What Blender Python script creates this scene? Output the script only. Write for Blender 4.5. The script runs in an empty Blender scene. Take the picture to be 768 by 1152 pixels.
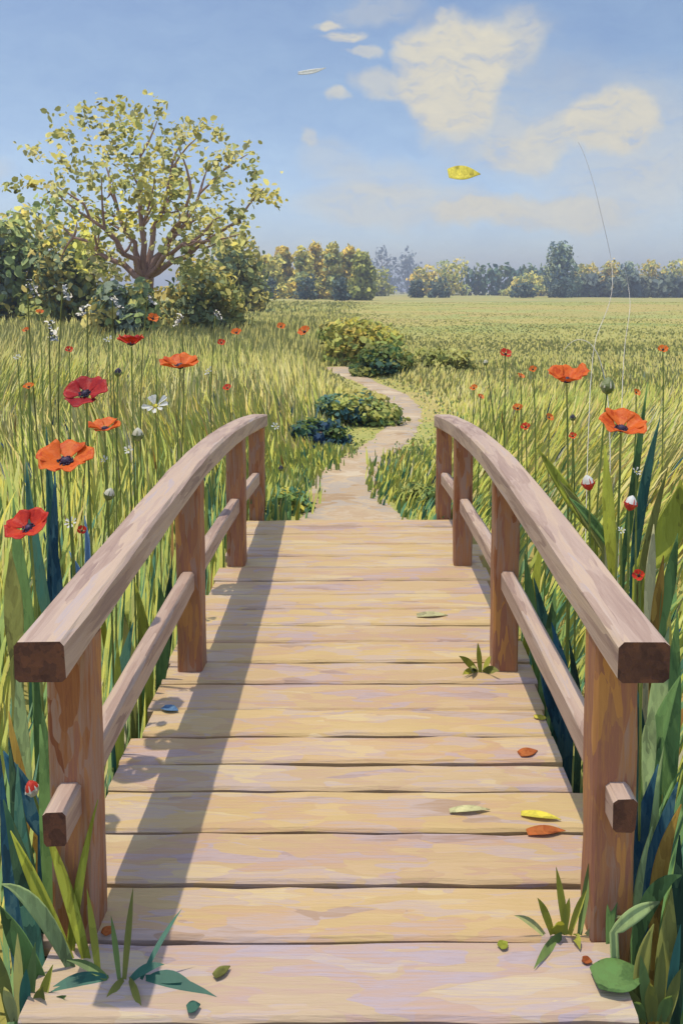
import bpy, bmesh, math, random
import numpy as np
from mathutils import Vector, Matrix

random.seed(7)
RNG = np.random.default_rng(11)
R = math.radians
scene = bpy.context.scene
col = scene.collection

# ------------------------------------------------------------------ camera
F, PITCH, CZ, AX, AY = 900.0, R(4.0), 1.55, 410.0, 390.0
cd = bpy.data.cameras.new('camera')
cam = bpy.data.objects.new('camera', cd)
col.objects.link(cam)
cam.location = (0, 0, CZ)
cam.rotation_euler = (R(90) - PITCH, 0, 0)
cd.sensor_fit = 'VERTICAL'
cd.sensor_height = 36.0
cd.lens = F / 1152 * 36.0
cd.shift_x = -26 / 1152
cd.shift_y = -186 / 1152
cd.clip_start = 0.05
cd.clip_end = 6000
scene.camera = cam


def ray(px, py):
    u = (px - AX) / F
    v = -(py - AY) / F
    return (u, math.cos(PITCH) + v * math.sin(PITCH), -math.sin(PITCH) + v * math.cos(PITCH))


def at(px, py, Y):
    r = ray(px, py)
    k = Y / r[1]
    return Vector((r[0] * k, Y, CZ + r[2] * k))


def on_z(px, py, z):
    r = ray(px, py)
    k = (z - CZ) / r[2]
    return Vector((r[0] * k, r[1] * k, z))


# ------------------------------------------------------------------ light
SUN_EL, SUN_AZ = R(78.0), R(-84.0)          # azimuth from +Y, negative = towards -X
sund = bpy.data.lights.new('sun', 'SUN')
sund.energy = 2.3
sund.angle = R(0.6)
sund.color = (1.0, 0.92, 0.78)
sun = bpy.data.objects.new('sun', sund)
col.objects.link(sun)
sdir = Vector((math.sin(SUN_AZ) * math.cos(SUN_EL), math.cos(SUN_AZ) * math.cos(SUN_EL), math.sin(SUN_EL)))
sun.rotation_euler = sdir.to_track_quat('Z', 'Y').to_euler()
sun.location = (-6, 0, 20)

world = bpy.data.worlds.new('World')
scene.world = world
world.use_nodes = True


class NT:
    """small helper around a node tree"""

    def __init__(self, tree):
        self.t = tree
        tree.nodes.clear()

    def n(self, kind, **kw):
        nd = self.t.nodes.new(kind)
        for k, v in kw.items():
            if k.startswith('i_'):
                key = k[2:]
                key = int(key) if key.isdigit() else key
                self.put(nd.inputs[key], v)
            else:
                setattr(nd, k, v)
        return nd

    def put(self, sock, v):
        if isinstance(v, bpy.types.NodeSocket):
            self.t.links.new(v, sock)
        else:
            sock.default_value = v

    def m(self, op, a, b=0.0, c=0.0, clamp=False):
        nd = self.n('ShaderNodeMath', operation=op, use_clamp=clamp)
        self.put(nd.inputs[0], a)
        self.put(nd.inputs[1], b)
        self.put(nd.inputs[2], c)
        return nd.outputs[0]

    def vm(self, op, a, b):
        nd = self.n('ShaderNodeVectorMath', operation=op)
        self.put(nd.inputs[0], a)
        self.put(nd.inputs[1], b)
        return nd.outputs[0]

    def mix(self, fac, a, b, blend='MIX'):
        nd = self.n('ShaderNodeMix', data_type='RGBA', blend_type=blend)
        self.put(nd.inputs[0], fac)
        self.put(nd.inputs[6], a)
        self.put(nd.inputs[7], b)
        return nd.outputs[2]

    def ramp(self, fac, stops, interp='LINEAR'):
        nd = self.n('ShaderNodeValToRGB')
        nd.color_ramp.interpolation = interp
        el = nd.color_ramp.elements
        k = len(stops)
        if not isinstance(stops[0][0], (tuple, list)):
            stops = [(i / max(1, k - 1), s) for i, s in enumerate(stops)]
        else:
            stops = [(s[1], s[0]) for s in stops]
        while len(el) < k:
            el.new(0.5)
        for e, (p, c) in zip(el, stops):
            e.position = p
            e.color = (c[0], c[1], c[2], 1)
        self.put(nd.inputs[0], fac)
        return nd.outputs[0]

    def smooth(self, x, lo, hi):
        nd = self.n('ShaderNodeMapRange', interpolation_type='SMOOTHSTEP')
        self.put(nd.inputs[0], x)
        nd.inputs[1].default_value = lo
        nd.inputs[2].default_value = hi
        return nd.outputs[0]

    def noise(self, vec, scale, detail=2.0, rough=0.5):
        nd = self.n('ShaderNodeTexNoise')
        self.put(nd.inputs['Vector'], vec)
        nd.inputs['Scale'].default_value = scale
        nd.inputs['Detail'].default_value = detail
        nd.inputs['Roughness'].default_value = rough
        return nd


def srgb(r, g, b):
    f = lambda c: (c / 255 / 12.92) if c / 255 <= 0.04045 else ((c / 255 + 0.055) / 1.055) ** 2.4
    return (f(r), f(g), f(b))


# sky: Nishita air with cloud banks far away along fixed directions
w = NT(world.node_tree)
SKY_STRENGTH = 0.15
sky = w.n('ShaderNodeTexSky', sky_type='NISHITA', sun_disc=False, sun_elevation=SUN_EL, sun_rotation=SUN_AZ,
          altitude=200.0, air_density=1.0, dust_density=1.6, ozone_density=2.0)
tcw = w.n('ShaderNodeTexCoord')
dirv = tcw.outputs['Generated']
sp = w.n('ShaderNodeSeparateXYZ', i_0=dirv)
yy = w.m('MAXIMUM', sp.outputs[1], 0.08)
gu = w.m('DIVIDE', sp.outputs[0], yy)
gv = w.m('DIVIDE', sp.outputs[2], yy)
uv = w.n('ShaderNodeCombineXYZ', i_0=gu, i_1=gv).outputs[0]
nz1 = w.noise(uv, 9.0, 3.0, 0.6)
nz2 = w.noise(uv, 34.0, 3.0, 0.65)
d1 = w.vm('SUBTRACT', nz1.outputs['Color'], (0.5, 0.5, 0.5))
d2 = w.vm('SUBTRACT', nz2.outputs['Color'], (0.5, 0.5, 0.5))
duv = w.vm('ADD', uv, w.vm('ADD', w.vm('MULTIPLY', d1, (0.075, 0.06, 0)), w.vm('MULTIPLY', d2, (0.022, 0.018, 0))))
sd = w.n('ShaderNodeSeparateXYZ', i_0=duv)
# (px, py, half width, half height, softness, opacity) read as directions of the cloud banks
CLOUDS = [
    (505, 85, 58, 70, .35, 1.0), (540, 62, 36, 44, .4, 1.0), (470, 62, 26, 22, .6, .85), (440, 96, 46, 16, .6, .6), (582, 42, 32, 28, .7, .6), (560, 30, 60, 22, .9, .35),
    (688, 138, 54, 34, .4, .95), (632, 142, 40, 20, .6, .6), (592, 170, 56, 22, .6, .7), (560, 160, 70, 40, .9, .4),
    (600, 240, 110, 18, .6, .75), (440, 232, 105, 24, .7, .55), (540, 238, 52, 10, .5, .6), (372, 178, 40, 24, .9, .3), (430, 205, 60, 26, .9, .35),
    (386, 36, 22, 8, .7, .9), (366, 20, 12, 6, .8, .9), (374, 112, 14, 6, .9, .7), (345, 155, 9, 11, .9, .55), (420, 8, 50, 16, .8, .3), (410, 60, 22, 8, .6, .6),
    (490, 14, 8, 6, .9, .7), (700, 220, 100, 50, 1.0, .4), (740, 160, 66, 70, 1.0, .4), (600, 120, 120, 60, 1.0, .25), (300, 300, 320, 26, 1.0, .15),
    (-160, 90, 90, 40, .6, .7), (-60, 190, 60, 16, .7, .4), (960, 60, 110, 60, .5, .9), (900, 210, 90, 20, .7, .6),
]
mask = None
for (px, py, a, b, soft, op) in CLOUDS:
    r = ray(px, py)
    u0, v0 = r[0] / r[1], r[2] / r[1]
    eu = w.m('MULTIPLY', w.m('SUBTRACT', sd.outputs[0], u0), F / a)
    ev = w.m('MULTIPLY', w.m('SUBTRACT', sd.outputs[1], v0), F / b)
    dd = w.m('SQRT', w.m('ADD', w.m('MULTIPLY', eu, eu), w.m('MULTIPLY', ev, ev)))
    mk = w.m('MULTIPLY', w.m('SUBTRACT', 1.0, w.smooth(dd, 1.0 - soft * .6, 1.0 + soft * .45)), op)
    mask = mk if mask is None else w.m('SUBTRACT', w.m('ADD', mask, mk), w.m('MULTIPLY', mask, mk))
front = w.smooth(sp.outputs[1], 0.1, 0.3)
mask = w.m('MULTIPLY', mask, front)
# brush-like streaks in the vapour
strk = w.n('ShaderNodeMapping', i_0=duv)
strk.inputs['Scale'].default_value = (10, 26, 1)
strk.inputs['Rotation'].default_value = (0, 0, R(8))
ns = w.noise(strk.outputs[0], 1.6, 3.0, 0.7)
mask = w.m('MULTIPLY', mask, w.smooth(ns.outputs[0], 0.05, 0.5))
cloud_col = w.ramp(ns.outputs[0], [(srgb(176, 178, 180), .3), (srgb(193, 189, 176), .5), (srgb(203, 197, 178), .72)])
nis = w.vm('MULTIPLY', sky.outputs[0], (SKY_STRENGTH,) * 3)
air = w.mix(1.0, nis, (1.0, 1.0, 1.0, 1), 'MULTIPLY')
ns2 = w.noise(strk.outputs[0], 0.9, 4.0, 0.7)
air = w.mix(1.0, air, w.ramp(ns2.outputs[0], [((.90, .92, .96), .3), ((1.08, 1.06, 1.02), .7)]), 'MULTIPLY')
fill_sky = w.mix(.55, air, srgb(178, 198, 246) + (1,))
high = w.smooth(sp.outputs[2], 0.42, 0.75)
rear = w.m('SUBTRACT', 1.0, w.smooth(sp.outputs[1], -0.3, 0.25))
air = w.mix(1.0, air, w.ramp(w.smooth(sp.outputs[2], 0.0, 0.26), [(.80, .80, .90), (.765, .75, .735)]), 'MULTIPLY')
air = w.mix(w.m('MAXIMUM', high, rear), air, fill_sky)       # brighter unseen sky added overhead and behind to fill the shadows
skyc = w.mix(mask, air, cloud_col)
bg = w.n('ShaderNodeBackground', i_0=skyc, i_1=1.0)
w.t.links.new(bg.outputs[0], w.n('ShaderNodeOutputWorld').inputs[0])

scene.view_settings.view_transform = 'Standard'
scene.view_settings.look = 'None'
scene.view_settings.exposure = 0.4
scene.view_settings.gamma = 1.0
scene.view_settings.use_curve_mapping = False
scene.cycles.use_denoising = True
scene.cycles.max_bounces = 6
scene.cycles.transparent_max_bounces = 4


# ------------------------------------------------------------------ materials
def paint(name, stops, scale=(6, 6, 6), bristle=(4, 40, 40), rough=0.6, bump=0.5, attr=None, attr_mix=1.0, translucent=0.0,
          distort=0.35, cell=1.0, rand=0.0, dist=0.02, soft=0.0):
    """oil-like surface: colour laid down in stroke-shaped cells, with bristle ridges"""
    mt = bpy.data.materials.new(name)
    mt.use_nodes = True
    g = NT(mt.node_tree)
    tc = g.n('ShaderNodeTexCoord').outputs['Object']
    if rand:
        oi = g.n('ShaderNodeObjectInfo').outputs['Random']
        tc = g.vm('ADD', tc, g.n('ShaderNodeCombineXYZ', i_0=g.m('MULTIPLY', oi, 17.0), i_1=g.m('MULTIPLY', oi, 31.0), i_2=g.m('MULTIPLY', oi, 9.0)).outputs[0])
    mp = g.n('ShaderNodeMapping', i_0=tc)
    mp.inputs['Scale'].default_value = scale
    nz = g.noise(mp.outputs[0], 1.3, 2.0, 0.6)
    v = g.vm('ADD', mp.outputs[0], g.vm('MULTIPLY', g.vm('SUBTRACT', nz.outputs['Color'], (.5, .5, .5)), (distort * 3,) * 3))
    v1 = g.n('ShaderNodeTexVoronoi', i_Vector=v, i_Scale=cell)
    v2 = g.n('ShaderNodeTexVoronoi', i_Vector=v, i_Scale=cell * 2.1)
    s1 = g.n('ShaderNodeSeparateColor', i_0=v1.outputs['Color'])
    s2 = g.n('ShaderNodeSeparateColor', i_0=v2.outputs['Color'])
    fac = g.m('ADD', g.m('MULTIPLY', s1.outputs[0], .6), g.m('MULTIPLY', s2.outputs[1], .4))
    big = g.noise(mp.outputs[0], 0.45, 2.0)
    fac = g.m('ADD', fac, g.m('MULTIPLY', g.m('SUBTRACT', big.outputs[0], .5), .9), clamp=True)
    bm_ = g.n('ShaderNodeMapping', i_0=tc)
    bm_.inputs['Scale'].default_value = bristle
    br = g.noise(bm_.outputs[0], 1.0, 3.0, 0.65)
    fac = g.m('ADD', fac, g.m('MULTIPLY', g.m('SUBTRACT', br.outputs[0], .5), .5), clamp=True)
    c = g.ramp(fac, stops)
    if attr:
        at_ = g.n('ShaderNodeAttribute', attribute_name=attr)
        if attr_mix >= 1.0:
            val = g.ramp(fac, [(.72, .74, .8), (1, 1, 1), (1.25, 1.2, 1.05)])
            c = g.mix(1.0, at_.outputs['Color'], val, 'MULTIPLY')
        else:
            c = g.mix(attr_mix, c, at_.outputs['Color'])
    h = g.m('ADD', g.m('MULTIPLY', br.outputs[0], .7), g.m('MULTIPLY', s1.outputs[2], .25))
    bp = g.n('ShaderNodeBump', i_Strength=bump, i_Distance=dist, i_Height=h)
    bs = g.n('ShaderNodeBsdfPrincipled', i_Roughness=rough)
    g.put(bs.inputs['Base Color'], c)
    nrm = bp.outputs[0]
    if soft:
        mt.cycles.use_bump_map_correction = False
    if soft:                                   # thin leaves scatter like a soft mass, not like hard plates
        nrm = g.n('ShaderNodeVectorMath', operation='NORMALIZE', i_0=g.vm('ADD', g.vm('MULTIPLY', nrm, (1 - soft,) * 3), (0, -.25 * soft, soft))).outputs[0]
    g.put(bs.inputs['Normal'], nrm)
    bs.inputs['Specular IOR Level'].default_value = 0.3
    outp = bs.outputs[0]
    if translucent:
        tr = g.n('ShaderNodeBsdfTranslucent')
        g.put(tr.inputs[0], c)
        mx = g.n('ShaderNodeMixShader', i_0=translucent)
        g.put(mx.inputs[1], outp)
        g.put(mx.inputs[2], tr.outputs[0])
        outp = mx.outputs[0]
    g.t.links.new(outp, g.n('ShaderNodeOutputMaterial').inputs[0])
    return mt


M = {}
M['deck'] = paint('weathered_deck_wood', [(0.316, 0.211, 0.176), (0.428, 0.352, 0.368), (0.502, 0.317, 0.192), (0.521, 0.378, 0.16), (0.577, 0.414, 0.2), (0.465, 0.37, 0.336), (0.632, 0.502, 0.232), (0.558, 0.458, 0.336)],
                  scale=(2.6, 11, 5), bristle=(7, 120, 60), rough=.62, bump=.55, attr='Col', attr_mix=.38, dist=.008)
M['rail'] = paint('weathered_rail_wood', [(0.281, 0.184, 0.146), (0.389, 0.262, 0.189), (0.475, 0.339, 0.249), (0.54, 0.388, 0.258), (0.454, 0.359, 0.318)],
                  scale=(22, 2.0, 22), bristle=(130, 6, 130), rough=.6, bump=.5, dist=.006)
M['post'] = paint('brown_post_wood', [(0.206, 0.065, 0.028), (0.31, 0.122, 0.043), (.33, .20, .14), (0.378, 0.173, 0.068), (0.292, 0.122, 0.074), (0.447, 0.202, 0.062), (0.5, 0.24, 0.07)],
                  scale=(16, 16, 3.0), bristle=(110, 110, 7), rough=.6, bump=.5, rand=1, dist=.006)
M['endgrain'] = paint('dark_end_grain', [(.05, .018, .018), (.10, .04, .03), (.16, .06, .035)], scale=(30, 30, 30), bristle=(90, 30, 60), rough=.5, bump=.7, dist=.006)
M['path'] = paint('pale_path_earth', [(.38, .25, .13), (.46, .33, .19), (.40, .33, .25), (.52, .39, .23), (.46, .32, .18), (.54, .42, .27), (.58, .46, .29)],
                  scale=(2.2, 3.2, 2), bristle=(14, 30, 10), rough=.8, bump=.5, dist=.02)
M['ground'] = paint('meadow_ground', [(.25, .29, .07), (.33, .34, .09), (.42, .37, .10), (.44, .34, .11), (.34, .36, .10), (.45, .40, .13)],
                    scale=(.05, .16, .2), bristle=(.6, 3, 1), rough=.9, bump=.3, dist=.05)
M['grass'] = paint('grass_blades', [(.1, .1, .1), (.9, .9, .9)], scale=(9, 9, 4), bristle=(60, 60, 9), rough=.55, bump=.25, attr='Col', translucent=.22, dist=.006, soft=.85)
M['leaf'] = paint('foliage_dabs', [(.1, .1, .1), (.9, .9, .9)], scale=(1.5, 1.5, 1.5), bristle=(9, 9, 9), rough=.6, bump=.35, attr='Col', translucent=.25, dist=.03, soft=.7)
M['bark'] = paint('pinkish_bark', [(.22, .13, .10), (.30, .18, .14), (.38, .25, .20)], scale=(3, 3, 1), bristle=(14, 14, 3), rough=.75, bump=.6, dist=.03)
M['stem'] = paint('flower_stem', [(0.09, 0.136, 0.032), (0.18, 0.238, 0.048), (0.288, 0.306, 0.08)], scale=(20, 20, 6), bristle=(60, 60, 10), rough=.6, bump=.2, rand=1)
M['orange'] = paint('orange_petal', [(.62, .08, .008), (.80, .16, .015), (.86, .22, .03), (.72, .10, .012)], scale=(26, 26, 26), bristle=(130, 130, 130), rough=.5, bump=.5, translucent=.35, rand=1, dist=.004)
M['red'] = paint('red_petal', [(.46, .018, .010), (.64, .04, .015), (.76, .09, .02)], scale=(26, 26, 26), bristle=(130, 130, 130), rough=.5, bump=.5, translucent=.35, rand=1, dist=.004)
M['crimson'] = paint('crimson_petal', [(.28, .010, .015), (.42, .015, .015), (.58, .04, .02)], scale=(26, 26, 26), bristle=(130, 130, 130), rough=.5, bump=.5, translucent=.3, rand=1, dist=.004)
M['dark'] = paint('dark_flower_heart', [(.012, .008, .016), (.03, .02, .04), (.07, .04, .09)], scale=(60, 60, 60), bristle=(200, 200, 200), rough=.5, bump=.6, dist=.003)
M['white'] = paint('white_petal', [(.62, .60, .48), (.74, .72, .62), (.80, .79, .72)], scale=(30, 30, 30), bristle=(120, 120, 120), rough=.55, bump=.5, translucent=.2, dist=.004)
M['cream'] = paint('cream_seed_head', [(.46, .42, .26), (.60, .56, .38), (.70, .68, .52)], scale=(30, 30, 30), bristle=(120, 120, 120), rough=.6, bump=.5, translucent=.2, dist=.004)
M['budgreen'] = paint('green_bud', [(.08, .11, .03), (.16, .19, .06), (.28, .30, .14)], scale=(40, 40, 40), bristle=(120, 120, 120), rough=.55, bump=.4, dist=.004)
M['budred'] = paint('red_bud', [(.40, .02, .015), (.55, .05, .02)], scale=(40, 40, 40), bristle=(120, 120, 120), rough=.5, bump=.4, dist=.004)


M['palestem'] = paint('pale_dry_stem', [(.60, .52, .42), (.70, .64, .50), (.76, .72, .60)], scale=(30, 30, 8), bristle=(90, 90, 9), rough=.7, bump=.1, soft=.8)


def leafmat(name, c):
    c = Vector(c)
    return paint(name, [tuple(c * .5), tuple(c), tuple(c * 1.15 + Vector((.04, .05, .015))), tuple(c * 1.6)], scale=(22, 22, 6), bristle=(120, 120, 8), rough=.8, bump=.6, translucent=.25, rand=1, dist=.006, soft=.35)


M['l_teal'] = leafmat('teal_leaf', (.035, .12, .085))
M['l_blue'] = leafmat('blue_green_leaf', (.015, .075, .11))
M['l_deep'] = leafmat('deep_green_leaf', (.02, .06, .03))
M['l_green'] = leafmat('mid_green_leaf', (.10, .19, .05))
M['l_pale'] = leafmat('pale_green_leaf', (.26, .34, .13))
M['l_lime'] = leafmat('yellow_green_leaf', (.30, .32, .03))
M['l_olive'] = leafmat('olive_leaf', (.17, .17, .035))
M['l_ochre'] = leafmat('ochre_leaf', (.34, .20, .03))
M['l_straw'] = leafmat('straw_leaf', (.52, .48, .24))
M['l_rust'] = leafmat('rust_leaf', (.42, .10, .02))
M['l_lilac'] = leafmat('faded_blue_leaf', (.10, .20, .34))
M['l_yellow'] = leafmat('yellow_leaf', (.62, .52, .06))


# ------------------------------------------------------------------ mesh helpers
def tag(o, label=None, cat=None, group=None, kind=None):
    if label: o['label'] = label
    if cat: o['category'] = cat
    if group: o['group'] = group
    if kind: o['kind'] = kind
    return o


def link(name, me, parent=None):
    o = bpy.data.objects.new(name, me)
    col.objects.link(o)
    if parent is not None:
        o.parent = parent
    return o


def thing(name, loc, label, cat, group=None):
    o = bpy.data.objects.new(name, None)
    col.objects.link(o)
    o.location = loc
    o.empty_display_size = .05
    return tag(o, label, cat, group)


def mesh_np(name, verts, polys, mat, cols=None, parent=None, smooth=True, mats=None, mi=None):
    """verts (N,3); polys: (P,k) index array; cols (N,3) point colours"""
    me = bpy.data.meshes.new(name)
    verts = np.asarray(verts, dtype=np.float32)
    polys = np.asarray(polys, dtype=np.int32)
    P, k = polys.shape
    me.vertices.add(len(verts))
    me.vertices.foreach_set('co', verts.ravel())
    me.loops.add(P * k)
    me.loops.foreach_set('vertex_index', polys.ravel())
    me.polygons.add(P)
    me.polygons.foreach_set('loop_start', np.arange(0, P * k, k, dtype=np.int32))
    me.polygons.foreach_set('use_smooth', np.full(P, smooth))
    for m_ in (mats or [mat]):
        me.materials.append(m_)
    if mi is not None:
        me.polygons.foreach_set('material_index', np.asarray(mi, dtype=np.int32))
    if cols is not None:
        a = me.attributes.new('Col', 'FLOAT_COLOR', 'POINT')
        c4 = np.ones((len(verts), 4), dtype=np.float32)
        c4[:, :3] = cols
        a.data.foreach_set('color', c4.ravel())
    me.update(calc_edges=True)
    me.validate()
    return link(name, me, parent)


def from_bm(name, bm, mats, parent=None, smooth=False):
    me = bpy.data.meshes.new(name)
    bmesh.ops.recalc_face_normals(bm, faces=bm.faces[:])
    bm.to_mesh(me)
    bm.free()
    for m_ in (mats if isinstance(mats, (list, tuple)) else [mats]):
        me.materials.append(m_)
    if smooth:
        for p in me.polygons: p.use_smooth = True
    return link(name, me, parent)


def sweep(bm, pts, w_, h_, endmat=1, jit=0.0, chamfer=.012):
    """rectangular bar swept along pts (mostly along Y or Z); chamfered section; ends get material endmat"""
    pts = [Vector(p) for p in pts]
    rings = []
    for i, p in enumerate(pts):
        t = (pts[min(i + 1, len(pts) - 1)] - pts[max(i - 1, 0)]).normalized()
        up = Vector((0, 0, 1)) if abs(t.z) < .8 else Vector((0, 1, 0))
        s = t.cross(up).normalized()
        u = s.cross(t).normalized()
        a, b, c = w_ / 2, h_ / 2, chamfer
        sec = [(-a + c, -b), (a - c, -b), (a, -b + c), (a, b - c), (a - c, b), (-a + c, b), (-a, b - c), (-a, -b + c)]
        rings.append([bm.verts.new(p + s * (x + random.uniform(-jit, jit)) + u * (y + random.uniform(-jit, jit))) for x, y in sec])
    for r0, r1 in zip(rings, rings[1:]):
        for k in range(8):
            bm.faces.new((r0[k], r0[(k + 1) % 8], r1[(k + 1) % 8], r1[k]))
    f0 = bm.faces.new(rings[0][::-1])
    f1 = bm.faces.new(rings[-1])
    f0.material_index = endmat
    f1.material_index = endmat


def tube_np(pts, radii, n=6):
    pts = np.asarray(pts, float)
    V, Fs = [], []
    for i in range(len(pts)):
        t = pts[min(i + 1, len(pts) - 1)] - pts[max(i - 1, 0)]
        t = t / (np.linalg.norm(t) + 1e-9)
        a = np.cross(t, (0.31, 0.92, 0.23))
        a /= np.linalg.norm(a) + 1e-9
        b = np.cross(t, a)
        for k in range(n):
            th = 2 * math.pi * k / n
            V.append(pts[i] + radii[i] * (math.cos(th) * a + math.sin(th) * b))
    for i in range(len(pts) - 1):
        for k in range(n):
            Fs.append((i * n + k, i * n + (k + 1) % n, (i + 1) * n + (k + 1) % n, (i + 1) * n + k))
    return np.array(V), np.array(Fs)


def bez(p0, p1, p2, n):
    p0, p1, p2 = (np.asarray(p, float) for p in (p0, p1, p2))
    t = np.linspace(0, 1, n)[:, None]
    return (1 - t) ** 2 * p0 + 2 * t * (1 - t) * p1 + t ** 2 * p2


# ------------------------------------------------------------------ terrain
PATH_PX = [(398, 592, 200), (395, 575, 150), (389, 560, 118), (385, 540, 92), (405, 520, 74), (435, 500, 58), (453, 480, 46), (459, 462, 38), (446, 447, 40), (427, 437, 34), (412, 430, 26)]
PATH = []
for px, py, wd in PATH_PX:
    p = on_z(px, py, 0.0)
    PATH.append((p.x, p.y, wd * p.y / F * (.84 if py > 550 else .92)))
for k in range(1, 3):
    PATH.append((PATH[10][0] - .35 * k + .02 * k * k, PATH[10][1] + 1.3 * k, .55))
PA = np.array(PATH)
# dense centre line
ti = np.linspace(0, len(PA) - 1, 180)
PD = np.stack([np.interp(ti, np.arange(len(PA)), PA[:, k]) for k in range(3)], 1)
for _ in range(6):
    PD[1:-1] = .5 * PD[1:-1] + .25 * (PD[2:] + PD[:-2])


def path_dist(x, y):
    x = np.asarray(x, float); y = np.asarray(y, float)
    best = np.full(x.shape, 1e9)
    for (a, b, wd) in PD[::2]:
        best = np.minimum(best, np.hypot(x - a, y - b) - wd / 2)
    return best


def sstep(x, a, b):
    t = np.clip((x - a) / (b - a), 0, 1)
    return t * t * (3 - 2 * t)


def gz(x, y):
    x = np.asarray(x, float); y = np.asarray(y, float)
    ditch = (1 - sstep(np.abs(x + .06), .8, 1.9)) * sstep(y, .4, 1.3) * (1 - sstep(y, 4.4, 5.1))
    z = -.42 * ditch
    z = z + .05 * np.sin(x * .9 + 1.3) * np.sin(y * .7) * sstep(np.hypot(x, y - 3), 3, 8) * sstep(path_dist(x, y), 0, 2)
    far = sstep(y, 18, 60)
    z = z + far * (.35 * np.sin(x * .05 + .5) * np.sin(y * .04) + .4 * (1 - sstep(y, 60, 220)))
    z = z + sstep(-x, 2, 12) * sstep(y, 3, 15) * .15
    return z


def grid_axis(parts):
    out = [np.linspace(a, b, n, endpoint=False) for a, b, n in parts]
    return np.concatenate(out + [np.array([parts[-1][1]])])


gx = grid_axis([(-1500, -300, 10), (-300, -40, 22), (-40, -6, 50), (-6, 6, 100), (6, 40, 50), (40, 300, 22), (300, 1500, 10)])
gy = grid_axis([(-100, -10, 8), (-10, 0, 12), (0, 16, 130), (16, 60, 70), (60, 300, 50), (300, 1500, 12)])
GX, GY = np.meshgrid(gx, gy)
GV = np.stack([GX.ravel(), GY.ravel(), gz(GX.ravel(), GY.ravel())], 1)
nx, ny = len(gx), len(gy)
ii, jj = np.meshgrid(np.arange(nx - 1), np.arange(ny - 1))
b0 = (jj * nx + ii).ravel()
tag(mesh_np('ground', GV, np.stack([b0, b0 + 1, b0 + nx + 1, b0 + nx], 1), M['ground']), kind='structure')

# path: ragged strip laid on the ground
pv, pf = [], []
W = 9
for i in range(len(PD)):
    a = PD[max(i - 1, 0)]; b = PD[min(i + 1, len(PD) - 1)]
    t = np.array([b[0] - a[0], b[1] - a[1]]); t /= np.linalg.norm(t) + 1e-9
    s = np.array([t[1], -t[0]])
    if PD[i][1] < 7: s = np.array([1.0, 0.0])
    for k in range(W):
        f_ = (k / (W - 1) - .5) * PD[i][2]
        if k in (0, W - 1): f_ += random.uniform(-.09, .09) * (1 if PD[i][1] > 5.6 else .3)
        x, y = PD[i][0] + s[0] * f_, PD[i][1] + s[1] * f_
        edge = -.02 if k in (0, W - 1) else .012
        pv.append((x, y, float(gz(x, y)) + edge + (.006 * math.sin(7 * x + 5 * y) if 0 < k < W - 1 else 0)))
for i in range(len(PD) - 1):
    for k in range(W - 1):
        q = i * W + k
        pf.append((q, q + 1, q + W + 1, q + W))
tag(mesh_np('path', pv, pf, M['path']), kind='structure')

# ------------------------------------------------------------------ footbridge
bridge = thing('footbridge', (0, 3.3, 0), 'wooden plank footbridge with arched handrails leading to the winding path', 'footbridge')
BO = Vector((0, 3.3, 0))
DZ = .05
LX = lambda Y: -.672 - .012 * (Y - 1.8)
RX = lambda Y: .572 - .014 * (Y - 1.8)
BY = [1.12, 1.33, 1.545, 1.754, 1.929, 2.123, 2.314, 2.45, 2.609, 2.782, 2.972, 3.141, 3.33, 3.504, 3.685, 3.874, 4.07, 4.258, 4.448, 4.656, 4.86, 5.02, 5.17]
DCOL0 = [(.43, .33, .29), (.42, .32, .29), (.44, .34, .31)]
DCOL = [(0.432, 0.274, 0.167), (0.432, 0.281, 0.173), (0.432, 0.274, 0.173), (0.536, 0.355, 0.156), (0.467, 0.303, 0.184), (0.554, 0.37, 0.151), (0.484, 0.34, 0.223), (0.536, 0.326, 0.167), (0.588, 0.4, 0.167), (0.501, 0.326, 0.189)]
bm = bmesh.new()
lay = bm.verts.layers.float_color.new('Col')
for i in range(len(BY) - 1):
    y0, y1 = BY[i] + random.uniform(.003, .0095), BY[i + 1] - random.uniform(.003, .0095)
    x0, x1 = -.775 + random.uniform(-.03, .03), .645 + random.uniform(-.03, .03)
    if BY[i] < 1.7: x0, x1 = -.70 + random.uniform(-.02, .02), .575 + random.uniform(-.02, .02)
    c = DCOL0[i] if i < 3 else DCOL[i] if i < len(DCOL) else random.choice(DCOL[3:])
    n = 12
    tilt = random.uniform(-.004, .004); hz = random.uniform(-.003, .003)
    rings = []
    for k in range(n + 1):
        x = x0 + (x1 - x0) * k / n
        ja, jb = random.uniform(-.004, .004), random.uniform(-.004, .004)
        z = DZ + hz + tilt * (k / n - .5) * 2 + random.uniform(-.0015, .0015)
        ch = .008
        sec = [(y0 + ja, z - ch), (y0 + ch + ja, z), ((y0 + y1) / 2, z + random.uniform(-.001, .003)), (y1 - ch + jb, z), (y1 + jb, z - ch), (y1 + jb, z - .045), (y0 + ja, z - .045)]
        ring = []
        for (yy_, zz_) in sec:
            v = bm.verts.new((x, yy_ - BO.y, zz_))
            v[lay] = (c[0], c[1], c[2], 1)
            ring.append(v)
        rings.append(ring)
    for r0, r1 in zip(rings, rings[1:]):
        for k in range(7):
            bm.faces.new((r0[k], r1[k], r1[(k + 1) % 7], r0[(k + 1) % 7]))
    bm.faces.new(rings[0]); bm.faces.new(rings[-1][::-1])
from_bm('deck', bm, M['deck'], bridge)

RZ_Y = [1.40, 1.58, 2.0, 2.5, 3.1, 3.7, 4.3, 5.0, 5.5]
RZ_Z = [.775, .785, .803, .825, .845, .830, .79, .72, .655]
LZ_Y = [1.5, 1.68, 2.0, 2.9, 3.6, 4.3, 5.1, 5.3]
LZ_Z = [.37, .385, .405, .418, .412, .385, .325, .305]


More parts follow.
